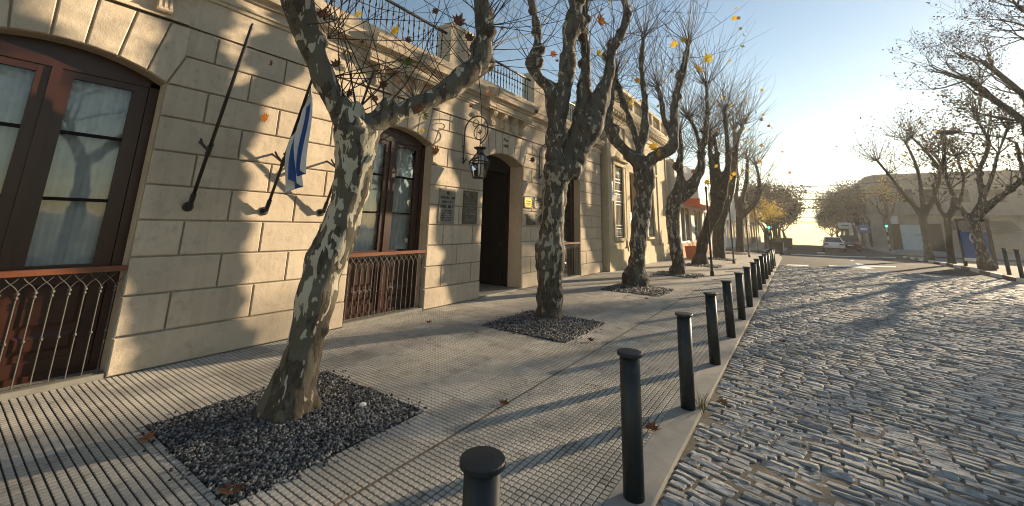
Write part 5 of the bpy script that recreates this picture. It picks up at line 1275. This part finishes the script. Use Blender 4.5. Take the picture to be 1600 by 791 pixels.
# overhead wires
for k, (x0, x1, y0, y1, YY) in enumerate([(1180, 1420, 291, 280, 58), (1180, 1420, 296, 300, 62), (1180, 1420, 310, 305, 70), (1190, 1400, 325, 318, 85), (1200, 1380, 338, 335, 100), (1200, 1370, 345, 345, 120)]):
    A, B = PY(x0, y0, YY), PY(x1, y1, YY); pts = [A+(B-A)*s+np.array([0, 0, -.35*4*s*(1-s)]) for s in np.linspace(0, 1, 14)]
    tag(MB().tube(pts, .045+.012*k, 4).build('overhead_wire', MAT['iron_black']), ['overhead wire crossing the street nearest, at top', 'overhead wire crossing just under the nearest one', 'overhead wire third down across the street', 'overhead wire fourth down across the street', 'overhead wire fifth down across the street', 'lowest overhead wire across the far street'][k], 'wire', 'wires across the street')

# ------------------------------------------------------------------ trees across the road and down the street
def side_pollard(limbs, base, label, seed, voxel=.06, n=16, L=2.6, r=.022, lv=40, size=.17, kinds='ybb', bark='bark3', group='trees on the right side'):
    t, lvp, _ = pollard(base, limbs, label, MAT[bark], voxel, .018, n, L, r, seed, group=group); scatter_leaves(t, lvp, lv, kinds, size, random.Random(seed)); return t, lvp
b_ = G(1455, 408); b_[2] = .06
tA, lvA = side_pollard([[(1453, 407, 17), (1448, 380, 13), (1445, 360, 13), (1441, 338, 14)], [(1442, 342, 12), (1425, 318, 9), (1405, 295, 8), (1388, 272, 6), (1371, 252, 5)], [(1443, 342, 11), (1440, 305, 8), (1433, 263, 7), (1415, 222, 5)], [(1444, 340, 10), (1462, 300, 8), (1468, 268, 7), (1450, 240, 6), (1425, 215, 5)]], b_, 'pale slim plane tree with spreading limbs, leftmost of the plaza trees', 101, n=26, L=2.6, lv=24)
b_ = G(1488, 414); b_[2] = .06
tB, lvB = side_pollard([[(1488, 413, 16), (1484, 385, 13), (1482, 360, 13), (1480, 340, 13)], [(1480, 345, 11), (1490, 310, 9), (1478, 275, 7), (1476, 235, 5)], [(1481, 345, 9), (1465, 320, 7), (1458, 290, 5)], [(1481, 343, 9), (1500, 315, 7), (1505, 280, 6), (1495, 245, 5)]], b_, 'plane tree standing just left of the blue poster', 102, n=24, L=2.2, lv=20)
b_ = G(1542, 424); b_[2] = .06
tC, lvC = side_pollard([[(1543, 422, 30), (1535, 395, 22), (1528, 370, 19), (1521, 348, 19), (1518, 335, 22)], [(1518, 345, 14), (1500, 325, 11), (1485, 295, 9), (1472, 260, 7)], [(1520, 342, 16), (1535, 310, 13), (1530, 270, 10), (1545, 225, 8), (1528, 190, 6)], [(1522, 345, 16), (1550, 318, 14), (1580, 296, 12), (1610, 270, 11)], [(1521, 340, 12), (1545, 290, 9), (1560, 240, 7), (1575, 200, 6)]], b_, 'stout plane tree right of the blue poster with mottled trunk', 103, voxel=.05, n=26, L=2.4, lv=30, bark='bark2')
rg_ = np.random.default_rng(3)
for tt, lvp, cnt in ((tA, lvA, 420), (tB, lvB, 900), (tC, lvC, 1800)): quadleaves([tuple(q) for q in lvp], cnt, .12, rg_, .3, MAT['leaf_mix'], tt)
# the big plaza tree whose limbs come in at the upper right
base = np.array([9.4, 17.5, .06])
tE = thing('plane_tree', 'big plaza tree outside the picture whose leafy branches fill the upper right corner', 'tree', tuple(base), 0, 'trees on the right side')
mb = MB(); ends = []; allp = []; rE = random.Random(31)
limb_tube(mb, [base-np.array([0, 0, .2]), base+np.array([0, 0, .2]), base+np.array([-.1, 0, 1.6]), base+np.array([-.15, .1, 3.0])], [.42, .34, .28, .26], .15, 12, .08, 3)
top = base+np.array([-.15, .1, 2.9])
def big(pxs, dl):
    P = [top]; R = [.20]
    for (x, y, wd) in pxs: p = PN(x, y, base, dl); P.append(p); R.append(RW(wd, p))
    limb_tube(mb, P, R, .15, 9, .08, dl*3+5); return P, R
for pxs, dl in [([(1640, 225, 26), (1600, 190, 16), (1556, 158, 14), (1512, 125, 12)], -.3), ([(1650, 205, 24), (1600, 150, 13), (1560, 115, 11), (1535, 96, 9)], .4), ([(1660, 120, 24), (1630, 40, 16), (1590, 10, 10)], 0), ([(1690, 180, 20), (1640, 90, 12), (1600, 60, 8)], .8)]:
    P, R = big(pxs, dl)
    for k in range(2, len(P)):
        for _ in range(4 if k == len(P)-1 else 3):
            d = P[k]-P[k-1]; d = d/np.linalg.norm(d); dv = (d[0]+rE.gauss(-.15, .45), d[1]+rE.gauss(0, .45), d[2]*.6+rE.gauss(.05, .4))
            grow(mb, P[k], dv, rE.uniform(.9, 1.4), R[k]*.42, 3, rE, ends, 5, .05, .22, 3, .0035, allp)
for dv in [(1, .3, .7), (.4, 1, .8), (.6, -.8, .8)]: grow(mb, top, dv, 2.6, .17, 4, rE, ends, 5, .08, .2, 3, .006, allp)
mb.build('trunk', MAT['bark3'], tE, True)
print('bigtree pts', len(allp)); quadleaves([tuple(e) for e in allp], 3400, .065, np.random.default_rng(5), .07, MAT['leaf_mix'], tE)

free_tree(np.array([8.6, 62, gz(62)+.1]), 3.4, .26, 'pollarded trunk cluster before the corner building', 201, depth=4, kids=3, leaves=500, lsize=.22, lmat='leaf_y', start=[(-.5, 0, 1), (.4, .1, 1), (-.1, .3, 1), (.05, -.4, 1.2)], group='trees on the right side', L0=2.2)
# more plaza trees, mostly outside the picture: they shade the setts and show in the window panes
pz = free_tree(np.array([0., 0., 0.]), 2.9, .22, 'x', 401, depth=5, kids=3, leaves=1500, lsize=.10, lmat='leaf_mix', spread=.2, L0=2.3, group='plaza trees')
for k, (x, y, s, lab) in enumerate([(17, 28, 1.0, 'bare plaza tree far behind the two far bollards'), (20, 33, 1.15, 'bare plaza tree farther back between the trunks'), (15.5, 24, 1.2, 'bare plaza tree at the right picture edge'), (9.6, 9.5, 1.05, 'bare plaza tree opposite the doorway, outside the picture'), (9.2, 3.0, 1.1, 'bare plaza tree opposite the second window, outside the picture'), (9.8, -3.5, 1.1, 'bare plaza tree opposite the first window, outside the picture'), (19, 40, 1.25, 'bare plaza tree by the side street'), (13.5, 15, 1.1, 'bare plaza tree deep in the plaza, outside the picture')]):
    o = pz if k == 0 else copy_tree(pz)
    o.location = (x, y, .05); o.scale = (s, s, s); o.rotation_euler = (0, 0, k*1.3); o['label'] = lab
dz_ = free_tree(np.array([0., 0., 0.]), 2.8, .24, 'x', 411, depth=5, kids=3, leaves=2200, lsize=.15, lmat='leaf_mix', spread=.35, L0=2.3, group='plaza trees')  # unseen leafy crowns, added so their shadows fall on the setts
for k, (x, y, s, lab) in enumerate([(12.6, 24.5, 1.1, 'unseen leafy plaza tree added for shade, nearest of the row'), (14.6, 29.5, 1.15, 'unseen leafy plaza tree added for shade, second of the row'), (16.8, 35, 1.2, 'unseen leafy plaza tree added for shade, third of the row'), (10.8, 19.2, 1.0, 'unseen leafy plaza tree added for shade beside the big overhanging tree'), (19.5, 41, 1.25, 'unseen leafy plaza tree added for shade by the side street kerb')]):
    o = dz_ if k == 0 else copy_tree(dz_)
    o.location = (x, y, .05); o.scale = (s, s, s); o.rotation_euler = (0, 0, k*2.1); o['label'] = lab
protos = []
for s, mt, lv_, lab in ((301, 'leaf_dk', 6000, 'x'), (302, 'leaf_mix', 5200, 'x'), (303, 'leaf_y', 850, 'x')):
    protos.append(free_tree(np.array([0., 0., 0.]), 2.6, .24, lab, s, depth=5, kids=3, leaves=lv_, lsize=.24, lmat=mt, spread=.45, L0=2.2))
spots = [(0, 8.2, 72, 1.05, 'dark leafy tree nearest behind the white sign on the right'), (0, 8.0, 80, 1.2, 'second dark leafy tree down the right side'), (1, 8.1, 89, 1.2, 'brownish leafy tree in the right row'), (0, 7.9, 99, 1.2, 'dark leafy tree in the middle of the right row'), (1, 8.0, 111, 1.2, 'withered tree far down the right row'), (0, 8.0, 126, 1.2, 'faint tree near the end of the right row'), (1, 8.0, 145, 1.2, 'farthest faint tree of the right row'),
         (2, -2.4, 45.0, .55, 'yellow-leaved tree just past the cross street on the left'), (2, -2.6, 51, .6, 'second yellow-leaved tree past the cross street'), (1, -2.6, 56, .95, 'withered brown tree behind the yellow ones on the left'), (1, -2.5, 65, 1.0, 'brown tree in the middle of the far left row'), (0, -2.5, 76, 1.0, 'dark tree in the far left row'), (1, -2.5, 90, 1.05, 'faint tree near the end of the left row'), (0, -2.4, 110, 1.1, 'farthest faint tree of the left row')]
for src, x, y, rz, lab in [(t7, -2.9, 43.0, 1.0, 'bare pollarded tree first past the cross street on the left'), (t6, -2.9, 47.0, 2.2, 'bare pollarded tree second past the cross street'), (t7, -2.8, 53.5, 3.5, 'bare pollarded tree third past the cross street'), (t6, -2.8, 60.0, .6, 'bare pollarded tree fourth past the cross street'), (tA, 8.3, 56.5, 2.0, 'leaning bare tree at the right corner by the signal'), (tA, 8.4, 61.5, 4.0, 'bare tree second from the right corner'), (tA, 8.3, 67.5, .8, 'bare tree third from the right corner')]:
    o = copy_tree(src); o.location = (x, y, gz(y)+.05); o.rotation_euler = (0, 0, rz); o['label'] = lab; o['group'] = 'street trees beyond the crossing'
usedp = set(); rS = random.Random(8)
for (pi, x, y, s, lab) in spots:
    o = protos[pi] if pi not in usedp else copy_tree(protos[pi]); usedp.add(pi)
    o.location = (x, y, gz(y)+.08); o.scale = (s, s, s*rS.uniform(.92, 1.08)); o.rotation_euler = (0, 0, rS.random()*6.28); o['label'] = lab; o['group'] = 'street trees beyond the crossing'

# ------------------------------------------------------------------ small things on the ground
for k, (px, py, kd, sz, lab) in enumerate([(228, 690, 'o', .10, 'curled orange fallen leaf by the left corner of the nearest gravel square'), (360, 772, 'b', .15, 'brown fallen leaf on the front edge of the nearest gravel square'), (788, 632, 'b', .10, 'brown fallen leaf on the rusty joint line behind the nearest bollard'), (1020, 674, 'b', .13, 'large brown fallen leaf right of the second bollard'), (1130, 626, 'b', .09, 'dry fallen leaf on the setts beside the third bollard'), (922, 534, 'b', .12, 'brown fallen leaf by the second gravel square'), (980, 464, 'b', .12, 'dark fallen leaf before the third gravel square'), (1010, 468, 'b', .10, 'small fallen leaf right of the third gravel square'), (745, 521, 'b', .09, 'small dark fallen leaf on the pavement before the doorway'), (670, 505, 'b', .10, 'dark fallen leaf below the second window'), (1222, 531, 'b', .12, 'dark scrap of leaf out on the setts')]):
    p = G(px, py); o = put_leaf('fallen_leaf', kd, (p[0], p[1], .012 if px != 1222 and px != 1130 else -.02), sz, None, (random.uniform(-.2, .2), random.uniform(-.2, .2), random.random()*6)); tag(o, lab, 'leaf', 'fallen leaves on the ground')
p = G(566, 641); m = MB(); m.lathe([(.0, 0), (.03, .004), (.026, .016), (.012, .022), (.0, .02)], (p[0], p[1], .035), 7); tag(m.build('paper_scrap', MAT['flag_w']), 'white paper scrap on the nearest gravel square', 'paper')
p = G(1096, 637); tf = MB(); rq = random.Random(4)
for k in range(26):
    a = rq.random()*6.28; l = rq.uniform(.08, .2); q = Vector((p[0]+rq.gauss(0, .012), p[1]+rq.gauss(0, .03), -.03)); pts = [q, q+Vector((math.cos(a)*l*.2, math.sin(a)*l*.2, l*.6)), q+Vector((math.cos(a)*l*.5, math.sin(a)*l*.5, l))]; tf.tube(pts, [.002, .0018, .0006], 3)
tag(tf.build('weed_tuft', MAT['leaf_g'].copy()), 'little tuft of dry weeds at the foot of the third bollard', 'weed')
#@@PART7

# ------------------------------------------------------------------ haze
mb = MB().box(-120, 130, -30, 330, -13, 16)
hz = mb.build('haze', None); tag(hz, 'pale morning haze down the street', 'haze', kind='stuff')
m = bpy.data.materials.new('haze_air'); m.use_nodes = True; nt = m.node_tree; nt.nodes.clear()
out = nt.nodes.new('ShaderNodeOutputMaterial'); pv = nt.nodes.new('ShaderNodeVolumePrincipled')
pv.inputs['Color'].default_value = (.95, .93, .88, 1); pv.inputs['Density'].default_value = .0011; pv.inputs['Anisotropy'].default_value = .5
nt.links.new(pv.outputs[0], out.inputs['Volume']); hz.data.materials.append(m)
